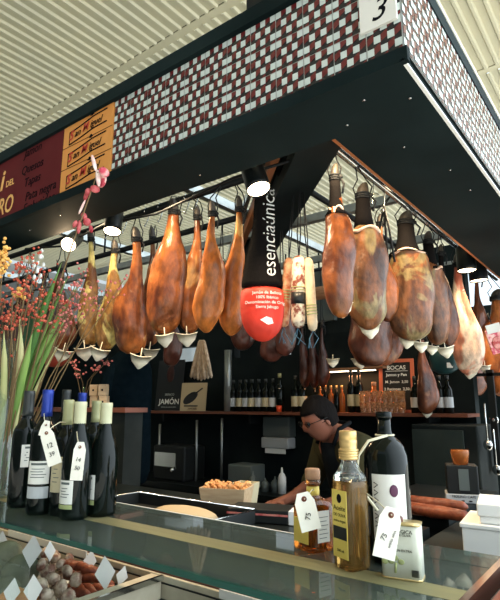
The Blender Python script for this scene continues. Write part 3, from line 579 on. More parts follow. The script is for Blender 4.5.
# JAMON board and card
q = shelf_p(164, 3.55); jb = thing('jamon_poster', 'black poster board lettered JAMON with a hanging ham picture', 'poster', (q.x, 3.6, SZ), (math.radians(-6), 0, .2))
w_ = .155; box('poster_panel', (-w_, -.006, 0), (w_, .006, .50), 'poster_black', jb)
text('lettering', 'JAMÓN', .072, 'white_ink', jb, (.01, -.008, .085), FACE, off=.001); text('lettering', 'IBERICO', .03, 'label_grey', jb, (.01, -.008, .155), FACE); text('lettering', 'bellota de nuestra tierra', .018, 'label_grey', jb, (.01, -.008, .035), FACE)
MB().ball((0, -.008, .36), .07, 12, 8, (.65, .03, 1.2)).ball((.02, -.008, .45), .03, 8, 6, (.6, .05, 1.5)).build('printed_ham', 'ham_dark', jb)
q = shelf_p(191, 3.5); cd = thing('picture_card', 'cream card with a dark ham on a stand, beneath the dry sausages', 'card', (q.x, 3.52, SZ), (math.radians(-8), 0, .3))
box('card_panel', (-.13, -.005, 0), (.13, .005, .26), 'card_cream', cd)
MB().ball((-.03, -.006, .12), .07, 12, 8, (1.2, .03, .6), mtx=Matrix.Rotation(-.6, 3, 'Y')).tube([(.02, -.006, .16), (.09, -.006, .21)], .012, 6, flat=.5).box((-.09, -.007, .04), (.05, -.005, .052)).build('printed_ham', 'poster_black', cd); text('lettering', 'JAMONES', .022, 'ink', cd, (0, -.007, .02), FACE)
q = atY(228, 370, 3.52); o = MB().tube([(q.x, 3.52, SZ+.001), (q.x, 3.52, 2.08)], .033, 16).build('steel_pipe', 'grey_metal'); tag(o, 'short vertical brushed steel pipe right of the dry sausages', 'pipe')
# kitchen behind: cupboards, dispenser, worktop
def wx(px, y=WY): return atY(px, 405, y).x
bc = thing('back_counter', 'long dark kitchen counter along the back wall below the shelves', 'counter', (0, 0, 0))
box('counter_body', (-5.2, 3.3, 0), (-1.15, WY-.003, .90), 'cabinet_dark', bc); box('counter_top', (-5.2, 3.27, .90), (-1.15, WY-.003, .94), 'dark_top', bc)
q = atY(279, 432, WY-.06); pd = thing('paper_dispenser', 'grey paper towel dispenser mounted on the back wall', 'dispenser', (q.x, WY-.003, q.z))
box('dispenser_case', (-.135, -.11, -.04), (.135, 0, .13), 'plastic_grey', pd, .012); box('towel_roll', (-.135, -.13, -.13), (.135, -.01, -.042), 'label_grey', pd, .01); box('towel_flap', (-.10, -.12, -.17), (.10, -.11, -.131), 'styro', pd)
for i, (x, y0, y1) in enumerate(((197, 420, 480), (222, 418, 478), (160, 424, 452))):
    a = atY(x, y0, 3.5); c = atY(x, y1, 3.5); o = MB().tube([(a.x, 3.5, .94), (a.x, 3.5, a.z)], .012, 8).build('metal_post', 'grey_metal'); tag(o, ('thin grey post below the ham picture card', 'thin grey post left of the wall dispenser', 'short thin grey post below the JAMON board')[i], 'post')
a = atY(178, 440, 3.48)
st = thing('coffee_machine', 'small dark steel machine on the back counter beneath the JAMON shelf', 'machine', (a.x, 3.5, .941)); box('machine_body', (-.2, -.14, 0), (.2, .14, .30), 'plastic_dark', st, .02); box('machine_panel', (-.17, -.145, .12), (.1, -.139, .24), 'steel', st); MB().tube([(.12, -.16, .12), (.12, -.22, .10)], .015, 8).build('spout', 'steel', st)
a = atY(245, 455, 3.5); o = box('grey_bin', (-.12, -.1, 0), (.12, .1, .18), 'plastic_grey', None, .01, (a.x, 3.52, .941)); tag(o, 'dim grey tub on the back counter left of the dispenser', 'tub')
for i, (x, h) in enumerate(((250, .14), (262, .10), (272, .12), (279, .19))):
    a = atY(x, 470, 3.38); t = thing('squeeze_bottle', ('small dim jar, leftmost on the back counter', 'small dim jar second from left on the back counter', 'small dim jar third from left on the back counter', 'white squeeze bottle catching light below the wall dispenser')[i], 'bottle', (a.x, 3.42, .941))
    MB().lathe([(.03, 0), (.032, h*.6), (.02, h*.75), (.009, h*.8), (.006, h)], n=12).build('bottle_body', 'styro' if i == 3 else 'plastic_grey', t)
fr = thing('fridge', 'tall greenish-grey fridge under the right end of the back shelf', 'fridge', (atY(452, 450, 3.45).x, 3.5, 0)); box('fridge_body', (-.20, -.2, .94), (.2, .2, 1.48), 'plastic_grey' if False else 'cabinet_dark', fr, .01); box('fridge_door', (-.19, -.215, .96), (.12, -.2, 1.45), 'fridge_green', fr); MB().tube([(.08, -.225, 1.05), (.08, -.225, 1.3)], .008, 6).build('door_handle', 'steel', fr)
# neighbouring stall beyond right
nb = thing('neighbour_stall', 'dark neighbouring stall seen beyond the right end', 'stall', (0, 0, 0))
box('stall_counter', (-3.0, 6.4, 0), (1.2, 7.2, 2.75), 'black_paint', nb); box('stall_fascia', (-3.0, 6.2, 3.15), (1.2, 6.3, 3.5), 'black_paint', nb)
# ------------------------------------------------------------------ front counter
G = 1.30
cnt = thing('display_counter', 'glass-topped market display counter with olive rail and dark trays', 'counter', (0, 0, 0))
XG = -.275
b = MB(); b.box((-5.0, .747, G-.010), (XG, .892, G)); b.box((-5.0, .951, G-.010), (XG, 1.10, G)); b.build('glass_top', 'glass_plate', cnt)
b = MB(); b.box((-5.0, .740, G-.0105), (XG, .747, G+.0003)); b.build('glass_front_edge', 'glass_edge', cnt)
b = MB(); b.box((-5.0, 1.10, G-.0105), (XG-.38, 1.104, G+.001)); b.build('glass_rear_edge', 'white_trim', cnt)
box('olive_rail', (-5.0, .8925, G-.05), (XG-.002, .9505, G+.0006), 'olive_rail', cnt)
b = MB(); b.box((XG, .73, G-.03), (XG+.012, 1.20, G+.004)); b.build('side_trim', 'chrome', cnt)
b = MB(); b.box((XG+.03, .70, G-.06), (XG+.09, 1.20, G-.01)); b.build('outer_rail', 'red_wood', cnt)
box('side_glass_top', (-.62, 1.105, G-.010), (XG-.002, 1.20, G), 'glass_plate', cnt)
box('plinth', (-5.0, .74, 0), (-.30, 1.16, .90), 'cabinet_dark', cnt)
box('side_plinth', (-.62, 1.16, 0), (-.18, 3.2, 1.18), 'cabinet_dark', cnt)
# case floor and rails (z = 1.0..1.1)
box('case_floor', (-5.0, .42, .90), (-.30, 1.16, .93), 'cabinet_dark', cnt)
box('rear_rail', (-5.0, 1.17, .90), (-.62, 1.215, 1.10), 'cream_rail', cnt, .003)
box('rear_ledge', (-5.0, 1.10, .93), (-1.28, 1.165, 1.01), 'cream_rail', cnt); box('ledge_line', (-5.0, 1.14, 1.031), (-.62, 1.169, 1.037), 'black_metal', cnt); box('ledge_groove', (-5.0, 1.166, 1.078), (-.62, 1.1695, 1.082), 'black_metal', cnt)
box('wood_cap', (-5.0, 1.18, 1.10), (-.62, 1.21, 1.112), 'red_wood', cnt)
box('price_strip', (-2.12, 1.166, 1.085), (-1.60, 1.170, 1.108), 'white_trim', cnt); box('price_strip', (-1.0, 1.166, 1.085), (-.75, 1.170, 1.108), 'white_trim', cnt)
box('case_divider', (-1.27, .42, .93), (-1.225, 1.165, 1.10), 'cream_rail', cnt, .003)
box('divider_cap', (-1.225, .42, 1.09), (-1.215, 1.165, 1.104), 'chrome', cnt)
for x in (-1.63, -1.44, -1.02): box('glass_pane', (x-.17, .60, .935), (x+.01, .606, 1.285), 'glass_pane', cnt)
box('front_body', (-5.0, .40, 0), (-.30, .70, .86), 'cabinet_dark', cnt)
# sunken tray behind glass
wt = thing('inner_worktop', 'dark polished worktop behind the glass counter', 'worktop', (0, 0, 0))
box('worktop_slab', (-5.0, 1.23, 1.14), (-.64, 1.82, 1.20), 'dark_top', wt); box('worktop_base', (-5.0, 1.26, 0), (-.66, 1.78, 1.14), 'cabinet_dark', wt)
def bx_open(b, x0, y0, z0, x1, y1, z1, th=.004):
    b.box((x0, y0, z0), (x1, y1, z0+th)); b.box((x0, y0, z0+th), (x0+th, y1, z1)); b.box((x1-th, y0, z0+th), (x1, y1, z1)); b.box((x0+th, y0, z0+th), (x1-th, y0+th, z1)); b.box((x0+th, y1-th, z0+th), (x1-th, y1, z1))
q = atZ(195, 507, 1.22)
tr = thing('steel_tray', 'shallow steel tray of pale cream on the worktop behind the glass', 'tray', (q.x, 1.40, 1.2015)); b = MB(); bx_open(b, -.30, -.13, 0, .30, .10, .045); b.build('tray_body', 'plastic_dark', tr); MB().tube([(-.30, -.13, .046), (.30, -.13, .046), (.30, .10, .046), (-.30, .10, .046), (-.30, -.13, .046)], .004, 6).build('tray_rim', 'chrome', tr)
MB().ball((.08, -.02, .022), .08, 14, 8, (1.8, .9, .35)).build('cream_heap', 'card_cream', tr)
# basket of chips
q = atZ(213, 512, 1.20); q2 = atZ(215, 512, 1.2)
bk = thing('wooden_punnet', 'wooden punnet heaped with brown snacks behind the counter', 'basket', (q.x+.01, q.y+.07, 1.2015), (0, 0, .38))
def frustum(b, w0, d0, w1, d1, h, th=.004):
    vs = [(-w0,-d0,0),(w0,-d0,0),(w0,d0,0),(-w0,d0,0),(-w1,-d1,h),(w1,-d1,h),(w1,d1,h),(-w1,d1,h)]
    w2, d2 = w1-th, d1-th; vs += [(-w2,-d2,h),(w2,-d2,h),(w2,d2,h),(-w2,d2,h),(-w0+th,-d0+th,th),(w0-th,-d0+th,th),(w0-th,d0-th,th),(-w0+th,d0-th,th)]
    b.add(vs, [(3,2,1,0),(0,1,5,4),(1,2,6,5),(2,3,7,6),(3,0,4,7),(4,5,9,8),(5,6,10,9),(6,7,11,10),(7,4,8,11),(8,9,13,12),(9,10,14,13),(10,11,15,14),(11,8,12,15),(12,13,14,15)])
b = MB(); frustum(b, .080, .055, .092, .068, .085); b.build('punnet_body', 'light_wood', bk)
b = MB()
for i in range(90): b.ball((random.uniform(-.078, .078), random.uniform(-.055, .055), .07+random.uniform(0, .025)), .011, 6, 5, (1.3, .8, .5), mtx=Euler((random.random()*3, random.random()*3, 0)).to_matrix())
o = b.build('snacks', 'orange_food', bk); o['kind'] = 'stuff'
q = atZ(243, 508, 1.20); bk2 = thing('wrapped_bundle', 'small twine-patterned pot right of the wooden punnet', 'pot', (atZ(243,505,1.2).x, atZ(243,505,1.2).y+.02, 1.2015), (0, 0, .2)); b = MB(); frustum(b, .035, .03, .045, .038, .085); b.build('pot_body', 'label_gold', bk2)
# grey scale/box
q = atZ(255, 522, 1.20); o = thing('flat_case', 'long low black case with pink stripe and white end', 'case', (q.x, q.y+.04, 1.2015), (0, 0, .35)); box('case_body', (-.11, -.06, 0), (.11, .06, .045), 'plastic_dark', o, .004); box('white_end', (.111, -.06, 0), (.135, .06, .045), 'styro', o, .002); box('pink_stripe', (-.11, -.0625, .026), (.11, -.0605, .032), 'pink_bud', o)
o = thing('steel_clip', 'small chrome clip lying on the worktop edge left of the punnet', 'clip', (atZ(180, 508, 1.2).x-.06, 1.62, 1.2015), (0, 0, .5)); MB().tube([(-.05, 0, .008), (.05, 0, .008)], .006, 8).build('clip_bar', 'chrome', o)
# ------------------------------------------------------------------ bottles on the glass
def curved(b, R, z0, z1, a0, a1, mi=None, n=12):
    vs = []
    for i in range(n+1):
        a = a0+(a1-a0)*i/n; vs += [(R*math.sin(a), -R*math.cos(a), z0), (R*math.sin(a), -R*math.cos(a), z1)]
    b.add(vs, [(2*i, 2*i+2, 2*i+3, 2*i+1) for i in range(n)], True, mi)
def wine(label, px, py, ptop, r, kind, cap, lab=None, low=None, la=(-.9, .5), yaw=0, lt=(.17, .46), shape='bordeaux'):
    p = atZ(px, py, G); p.z = G+.001; p += Vector((FH.x, FH.y, 0))*r*.9; h = hz(p, ptop)-G
    t = thing('wine_bottle', label, 'bottle', p, (0, 0, YAWR+yaw), 'wine bottles on the glass counter')
    if shape == 'bordeaux': pr = [(r*.85, 0), (r*.97, .004), (r, .012), (r, h*.60), (r*.97, h*.64), (r*.80, h*.685), (r*.52, h*.73), (r*.40, h*.77), (r*.37, h*.82), (r*.36, h*.985)]
    else: pr = [(r*.85, 0), (r*.97, .004), (r, .012), (r, h*.50), (r*.95, h*.56), (r*.80, h*.64), (r*.60, h*.72), (r*.44, h*.79), (r*.38, h*.85), (r*.35, h*.985)]
    MB().lathe(pr, n=28).build('bottle_glass', 'bottle_dark', t)
    c0 = .775
    MB().lathe([(r*.435, h*c0), (r*.42, h*.82), (r*.415, h*.955), (r*.43, h*.96), (r*.43, h*.99), (r*.40, h)], n=20).build('capsule', cap, t)
    if lab:
        b = MB(); curved(b, r*1.012, h*lt[0], h*lt[1], *la); lo = b.build('paper_label', lab, t)
        b = MB()
        for k, zz in enumerate((.82, .64, .52, .40, .28)): curved(b, r*1.02, h*(lt[0]+(lt[1]-lt[0])*zz), h*(lt[0]+(lt[1]-lt[0])*zz)+(.006 if k < 1 else .0022), la[0]+.25+.1*(k % 2), la[1]-.25-.12*(k % 3))
        b.build('printed_lines', 'plastic_grey', lo)
    if low: b = MB(); curved(b, r*1.012, h*low[1], h*low[2], *la); b.build('lower_label', low[0], t)
    return t, p, h
B1 = wine('black-capped wine bottle, leftmost, beside the vase', 15, 509, 391, .039, 'r', 'capsule_black', 'label_white', None, (.15, 1.0), lt=(.34, .53))
B2 = wine('wine bottle with blue capsule and white picture label', 34, 516, 390, .038, 'r', 'capsule_blue', 'label_white', ('label_grey', .13, .22), (-.8, .9), lt=(.24, .42))
B3 = wine('wine bottle with gold capsule and tall beige label', 57, 517, 400, .036, 'r', 'capsule_gold', 'label_gold', None, (-.9, .2), lt=(.20, .50))
B6 = wine('front wine bottle with cream capsule and white label', 69, 521.5, 402, .040, 'r', 'capsule_cream', 'label_white', ('label_green', .095, .13), (-1.1, .15), lt=(.135, .33), shape='burg')
B4 = wine('dark wine bottle with a black capsule behind the blue one', 56, 497, 390, .036, 'r', 'capsule_black', None)
B5 = wine('wine bottle with a small blue capsule behind the front row', 73, 496, 393, .036, 'r', 'capsule_blue', None)
B7 = wine('wine bottle with pale gold capsule behind the two burgundy bottles', 88, 501, 401, .037, 'r', 'capsule_gold', None)
B8 = wine('right-hand wine bottle with cream capsule, end of the row', 97, 518, 403, .040, 'r', 'capsule_cream', 'label_white', ('label_green', .105, .145), (-1.2, -.25), lt=(.15, .36), shape='burg')
def tagcard(label, tl, t_, w_, h_, tilt, writing, anchor, yawo=0, lean=-.10, group='paper price tags'):
    """manila tag hung from a bottle neck; tl = pixel of the punched hole"""
    c = atD(tl[0], tl[1], t_)
    t = thing('price_tag', label, 'tag', c, (lean, tilt, YAWR+yawo), group)
    pts_ = [(-w_*.28, .012), (w_*.28, .012), (w_*.5, -.006), (w_*.5, -h_), (-w_*.5, -h_), (-w_*.5, -.006)]
    b = MB(); n = len(pts_)
    b.add([(x, 0, z) for x, z in pts_]+[(x, .0012, z) for x, z in pts_], [tuple(range(n)), tuple(range(2*n-1, n-1, -1))]+[(i, n+i, n+(i+1) % n, (i+1) % n) for i in range(n)]); b.build('tag_paper', 'paper', t)
    MB().tube([(0, -.0012, 0), (0, .002, 0)], w_*.13, 12).build('eyelet', 'red_wood', t)
    for s, sz, x, z, ro in writing: text('pen_writing', s, sz, 'ink', t, (x, -.0018, z), (PI/2, ro, 0), ex=.0002)
    mw = (Matrix.Translation(c) @ Euler((lean, tilt, YAWR+yawo)).to_matrix().to_4x4()).inverted(); a = mw @ Vector(anchor)
    MB().tube([(0, -.003, 0), (a*.4)+Vector((0, -.012, .004)), a*.8+Vector((0, -.01, .006)), a], .0011, 5).build('string', 'cream_string', t)
    return t
def neck(Bt, f, off=0): t, p, h = Bt; return Vector((p.x, p.y, G+h*f)) + Vector((math.sin(YAW), -math.cos(YAW), 0))*.018 + RT*off
tagcard('long tilted paper tag lying across the beige-labelled wine bottle', (46.5, 433), 1.36, .036, .086, -.38, [('12', .018, 0, -.035, 0), ('39', .016, 0, -.058, 0)], neck(B3, .80))
tagcard('paper tag hanging on the front wine bottle, string round its neck', (80, 447), 1.27, .030, .078, .03, [('14', .014, 0, -.03, .2), ('50', .013, 0, -.05, .2)], neck(B6, .74))
tagcard('small paper tag at the neck of the blue-capped wine bottle', (46, 425), 1.40, .024, .03, .2, [], neck(B2, .80))
# square liquor bottle
def square_glass(b, prof, n=24, pw=5):
    vs = []; fs = []
    for (wx_, wy_, z, e) in prof:
        for k in range(n):
            a = 2*PI*k/n+PI/n; c, s = math.cos(a), math.sin(a); f = (abs(c)**e+abs(s)**e)**(-1/e)
            vs.append((wx_*c*f, wy_*s*f, z))
    for i in range(len(prof)-1):
        for k in range(n): k2 = (k+1) % n; fs.append((i*n+k, i*n+k2, (i+1)*n+k2, (i+1)*n+k))
    fs.append(tuple(range(n-1, -1, -1))); q = (len(prof)-1)*n; fs.append(tuple(range(q, q+n)))
    b.add(vs, fs, True)
p = atZ(316, 553, G); p.z = G+.001; p += FH*.03; h = hz(p, 469)-G
lq = thing('liquor_bottle', 'squat square bottle of amber liquor with cork stopper and tag', 'bottle', p, (0, 0, YAWR-1.0))
a_ = .034; b = MB(); square_glass(b, [(a_*.9, a_*.9, 0, 8), (a_, a_, .006, 8), (a_, a_, h*.52, 8), (a_*.92, a_*.92, h*.58, 6), (a_*.55, a_*.55, h*.63, 3), (.013, .013, h*.67, 2), (.012, .012, h*.86, 2)]); b.build('bottle_glass', 'liquor', lq)
MB().lathe([(.0135, h*.66), (.0145, h*.70), (.0135, h*.78)], n=16).build('neck_label', 'label_yellow', lq); MB().lathe([(.016, h*.80), (.017, h*.83), (.016, h*.86)], n=16).build('neck_ring', 'clear_solid', lq); MB().lathe([(.0155, h*.865), (.0165, h*.88), (.0165, h*.975), (.015, h)], n=16).build('cork_stopper', 'cork', lq)
lb_ = box('back_label', (a_+.0002, -.018, h*.12), (a_+.0012, .014, h*.50), 'label_white', lq); lb2 = box('side_label', (-.024, -a_-.0012, h*.10), (.024, -a_-.0002, h*.40), 'label_yellow', lq)
b = MB()
for k in range(6): b.box((a_+.0012, -.014, h*(.17+.05*k)), (a_+.0016, .006+.004*(k % 2), h*(.17+.05*k)+.0012))
b.build('printed_lines', 'plastic_grey', lb_)
LQ = (lq, p, h)
tagcard('white paper tag leaning on the squat amber liquor bottle', (304, 499), 1.0, .040, .058, -.22, [('75', .014, 0, -.032, -1.2)], Vector((p.x, p.y, G+h*.74))+(-FH)*.016, .15)
# tall square oil bottle
p = atZ(356, 573, G); p.z = G+.001; p += FH*.03; h = hz(p, 431)-G
ol = thing('oil_bottle', 'tall square golden oil bottle with ridged gold screw cap', 'bottle', p, (0, 0, YAWR-1.05)); a_ = .0265
b = MB(); square_glass(b, [(a_*.9, a_*.9, 0, 9), (a_, a_, .006, 9), (a_, a_, h*.60, 9), (a_*.985, a_*.985, h*.625, 9)]); b.build('bottle_glass', 'oil', ol)
b = MB(); square_glass(b, [(a_*.98, a_*.98, h*.627, 8), (a_*.93, a_*.93, h*.66, 7), (a_*.72, a_*.72, h*.71, 3), (.015, .015, h*.76, 2), (.0135, .0135, h*.82, 2), (.0135, .0135, h*.9, 2)]); b.build('clear_shoulder', 'clear_solid', ol)
pr = [(.017, h*.78)]
for k in range(4): z = h*(.785+.02*k); pr += [(.0195, z), (.0195, z+h*.013), (.0175, z+h*.016)]
pr += [(.0165, h*.87), (.0175, h*.90), (.0175, h*.925), (.0165, h*.93), (.0175, h*.935), (.0175, h*.99), (.016, h)]
MB().lathe(pr, n=24).build('screw_cap', 'gold_cap', ol)
yl = box('yellow_label', (-.021, -a_-.0013, h*.08), (.021, -a_-.0003, h*.56), 'label_yellow', ol)
text('lettering', 'Aceite', .013, 'ink', yl, (0, -a_-.0015, h*.43), FACE, ex=.0002); text('lettering', 'DE OLIVA', .008, 'ink', yl, (0, -a_-.0015, h*.38), FACE, ex=.0002); text('lettering', 'extra virgen', .007, 'ink', yl, (0, -a_-.0015, h*.34), FACE, ex=.0002)
box('label_picture', (-.019, -a_-.0017, h*.21), (.019, -a_-.0013, h*.30), 'plastic_dark', yl); MB().ball((0, -a_-.0015, h*.50), .007, 8, 6, (1, .08, 1.2)).build('label_crest', 'ink', yl); text('lettering', '500 ml', .007, 'ink', yl, (0, -a_-.0015, h*.13), FACE, ex=.0002)
# large dark bottle
p = atZ(396, 566, G); p.z = G+.001; p += FH*.035; h = hz(p, 412)-G; r = .0445
dk = thing('large_bottle', 'large dark glass bottle with white label and purple dot', 'bottle', p, (0, 0, YAWR))
MB().lathe([(r*.85, 0), (r*.97, .004), (r, .012), (r, h*.64), (r*.97, h*.70), (r*.86, h*.755), (r*.62, h*.80), (r*.38, h*.83), (r*.31, h*.87), (r*.30, h*.965)], n=32).build('bottle_glass', 'bottle_dark', dk)
MB().lathe([(r*.36, h*.955), (r*.37, h*.96), (r*.37, h*.995), (r*.33, h)], n=20).build('neck_ring', 'bottle_dark', dk)
b = MB(); curved(b, r*1.01, h*.16, h*.58, -.95, .62); wl = b.build('white_label', 'label_white', dk)
MB().ball((r*.02, -r*1.01, h*.475), .010, 16, 8, (.85, .12, 1.15)).build('purple_dot', 'purple', wl)
b = MB()
for k in range(6): z = h*(.24+.05*k); b.tube([(r*1.02*math.sin(-.85), -r*1.02*math.cos(-.85), z), (r*1.02*math.sin(-.66), -r*1.02*math.cos(-.66), z+h*.02), (r*1.02*math.sin(-.85), -r*1.02*math.cos(-.85), z+h*.035)], .0009, 4)
b.build('zigzag_print', 'ink', wl)
b = MB(); zz = h*.835
b.tube([(r*.42*math.cos(a), r*.42*math.sin(a), zz) for a in [2*PI*k/12 for k in range(13)]], .0018, 5); b.tube([(0, -r*.45, zz), (-r*.9, -r*.6, h*.80), (-r*1.35, -r*.5, h*.70), (-r*1.5, -r*.5, h*.55), (-r*1.2, -r*.8, h*.45), (-r*.8, -r*1.3, h*.36)], .0028, 6); b.build('neck_string', 'cream_string', dk)
# tin can
p = atZ(409, 583, G); p.z = G+.001; p += FH*.03; h = hz(p, 522)-G
tn = thing('oil_tin', 'rectangular white olive oil tin with a dark red cap', 'tin', p, (0, 0, YAWR-.45)); tw, td = .034, .021
b = MB(); square_glass(b, [(tw, td, .003, 10), (tw, td, h-.003, 10)], 32); b.build('tin_body', 'tin_white', tn)
b = MB(); square_glass(b, [(tw*1.03, td*1.04, 0, 10), (tw*1.03, td*1.04, .003, 10)], 32); b.build('bottom_rim', 'tin_gold', tn)
b = MB(); square_glass(b, [(tw*1.03, td*1.04, h-.003, 10), (tw*1.03, td*1.04, h, 10)], 32); b.build('top_rim', 'tin_gold', tn)
MB().lathe([(.014, h), (.014, h+.006), (.012, h+.008)], (-.010, 0, 0), 18).build('tin_cap', 'red_wood', tn)
fc = MB(); fc.box((-.024, -td-.0012, h*.60), (-.004, -td-.0004, h*.74)); fc = fc.build('dark_square', 'ink', tn)
text('lettering', 'ECOLÓGICA', .0085, 'ink', tn, (-.002, -td-.001, h*.86), FACE, ex=.0002); text('lettering', 'ACEITE DE OLIVA', .0055, 'ink', tn, (-.002, -td-.001, h*.80), FACE, ex=.0002); text('lettering', 'VIRGEN EXTRA', .006, 'ink', tn, (0, -td-.001, h*.52), FACE, ex=.0002)
b = MB(); b.tube([(-.01, -td-.001, h*.12), (-.008, -td-.001, h*.30)], .0022, 6)
for k in range(9): b.ball((-.012+random.uniform(-.016, .016), -td-.0006, h*(.36+random.uniform(-.06, .08))), .006, 7, 5, (1, .1, .8))
b.build('printed_tree', 'label_green', tn)
b = MB()
for k in range(8): b.box((.018+.0016*k, -td-.0012, h*.08), (.0188+.0016*k, -td-.0004, h*.2))
b.build('barcode', 'ink', tn)
tagcard('cream paper tag leaning on the white oil tin', (391, 515), .86, .038, .068, .28, [('75', .012, -.006, -.036, -1.2), ('aceite oliva', .0065, .008, -.036, -1.35)], Vector((dk.location.x-.04, dk.location.y-.05, G+.13)), .1)
# ------------------------------------------------------------------ white boxes etc at right
q = atZ(461, 556, 1.18)
o = thing('white_box', 'white foam box, the lower one at the right counter edge', 'box', (q.x+.10, q.y+.10, 1.1805), (0, 0, .12)); MB().box((-.105, -.08, 0), (.16, .12, .075)).box((-.110, -.085, .0755), (.165, .125, .088)).build('box_body', 'styro', o, bevel=.003)
o = thing('white_box', 'white foam box, stacked askew on the lower one', 'box', (q.x+.135, q.y+.12, 1.2695), (0, 0, .2)); MB().box((-.10, -.08, 0), (.13, .09, .02)).box((-.105, -.085, .0205), (.135, .095, .055)).build('box_body', 'styro', o, bevel=.004)
wr = thing('right_worktop', 'dark worktop at the right with long red chorizos', 'worktop', (0, 0, 0)); box('worktop_slab', (-1.02, 1.98, 1.16), (-.625, 2.75, 1.2), 'dark_top', wr); box('worktop_base', (-1.0, 2.0, 0), (-.64, 2.7, 1.16), 'cabinet_dark', wr)
for i, (x0, y0, x1, y1) in enumerate(((404, 500, 468, 507), (408, 508, 470, 517), (400, 506, 455, 514))):
    a = atZ(x0, y0, 1.225); c = atZ(x1, y1, 1.225); m_ = a.lerp(c, .5)
    o = MB().tube([a, a.lerp(c, .12)+Vector((0, .01, 0)), a.lerp(c, .4)-Vector((0, .006, 0)), a.lerp(c, .7)+Vector((0, .008, 0)), a.lerp(c, .93), c], [.006, .020, .022, .021, .019, .005], 12).build('chorizo', 'chorizo'); tag(o, ('long red chorizo, the farthest of three on the right worktop', 'long red chorizo, the nearest of three on the right worktop', 'long red chorizo lying between the other two')[i], 'sausage', 'chorizos on the right worktop')
q = atZ(480, 508, 1.2)
gr = thing('coffee_grinder', 'dark box-shaped grinder with a pale strip, above the white boxes', 'grinder', (q.x-.09, q.y+.10, 1.2015), (0, 0, .35)); box('grinder_base', (-.07, -.05, 0), (.07, .06, .035), 'label_grey', gr, .003); box('grinder_body', (-.062, -.045, .036), (.062, .06, .15), 'plastic_dark', gr, .005); box('front_strip', (-.015, -.048, .05), (.025, -.045, .135), 'plastic_grey', gr); MB().lathe([(.03, .15), (.038, .20), (.036, .21)], n=16).build('hopper', 'warm_glass', gr); text('lettering', 'MOLINO CAFE', .014, 'ink', gr, (0, -.051, .026), FACE, ex=.0003)
b = MB()
for k in range(3): b.lathe([(.006, 0), (.006, .004)], (-.035+.03*k, -.051, .008), 10)
b.build('round_vents', 'ink', gr)
for i, (x, y) in enumerate(((488, 445), (497, 470), (494, 420))):
    q = atX(x, y, -.80); t = thing('hanging_ladle', ('shiny steel utensil hanging at the right edge, middle one', 'shiny steel utensil hanging lowest at the right edge', 'shiny steel utensil hanging highest at the right edge')[i], 'utensil', q)
    MB().ball((0, 0, 0), .028, 12, 8, (1, .5, 1.1)).build('ladle_bowl', 'chrome', t); MB().tube([(0, 0, .02), (0, .0, .24)], .005, 8).build('ladle_handle', 'chrome', t)
rk = thing('utensil_rack', 'dark upright rack carrying shiny utensils at the right edge', 'rack', (-.80, atX(493, 440, -.8).y+.06, 1.201)); box('rack_post', (-.02, 0, 0), (.02, .03, .62), 'black_metal', rk); box('rack_bar', (-.12, 0, .58), (.12, .02, .60), 'black_metal', rk)
struct(box('wall_right_post', (-.55, 3.4, 0), (-.42, 3.55, 2.45), 'black_paint'))
# green-banded teal bucket behind tan hams, meat pack
q = atX(444, 362, -1.1); o = thing('teal_tub', 'dark teal bag with a small white sticker behind the tan hams', 'bag', q); loft([(0, 0, .08, .085, .06), (0, 0, .03, .10, .07), (0, 0, -.05, .09, .06), (0, 0, -.08, .04, .03)], 16).build('bag_body', 'teal_plastic', o); box('white_sticker', (-.01, -.074, -.045), (.03, -.071, -.01), 'label_white', o, rot=(0, 0, YAWR))
q = atX(497, 340, -.70); o = thing('meat_pack', 'vacuum pack of sliced red meat hanging at the right edge', 'packet', q, (0, -.25, YAWR)); box('pack_card', (-.055, -.004, -.08), (.055, .004, .07), 'pink_petal', o, .003); MB().ball((0, -.005, -.02), .04, 12, 8, (1, .12, 1.1)).build('meat_slices', 'meat', o); box('pack_header', (-.045, -.008, .045), (.045, -.004, .10), 'label_white', o); MB().tube([(0, 0, .10), (0, 0, .17)], .003, 5).build('pack_cord', 'black_rope', o)
# ------------------------------------------------------------------ left side: cabinet, crates, red bag, coat
sc_ = thing('side_cabinet', 'dark side cabinet behind the wine bottles at left', 'cabinet', (0, 0, 0)); q = atZ(60, 406, 1.585) if False else None
box('cabinet_body', (-3.7, 1.86, 0), (-2.28, 1.985, 1.56), 'cabinet_dark', sc_); box('cabinet_top', (-3.72, 1.84, 1.56), (-2.26, 2.0, 1.585), 'shelf_wood', sc_)
for i, (x, z) in enumerate(((95, 0), (104, 0), (94, .068), (103, .068))):
    q = atY(x, 402, 1.93); o = thing('wooden_block', ('small wooden box, lower left of the four behind the bottles', 'small wooden box, lower right of the four behind the bottles', 'small wooden box, upper left of the four', 'small wooden box, upper right of the four')[i], 'box', (q.x, 1.93, 1.586+z), (0, 0, YAWR)); box('block_body', (-.023, -.03, 0), (.023, .03, .066), 'light_wood', o, .002); MB().tube([(0, -.0305, .033), (0, -.032, .033)], .006, 10).build('block_mark', 'ink', o)
q = atY(83, 402, 1.90); gv = thing('green_vase', 'small round green glass vase holding a red-pink sprig', 'vase', (q.x, 1.90, 1.586)); r = .034; MB().lathe([(.02, 0), (.032, .012), (.036, .03), (.028, .055), (.012, .075), (.010, .11), (.013, .12)], n=18).build('vase_body', 'green_glass', gv)
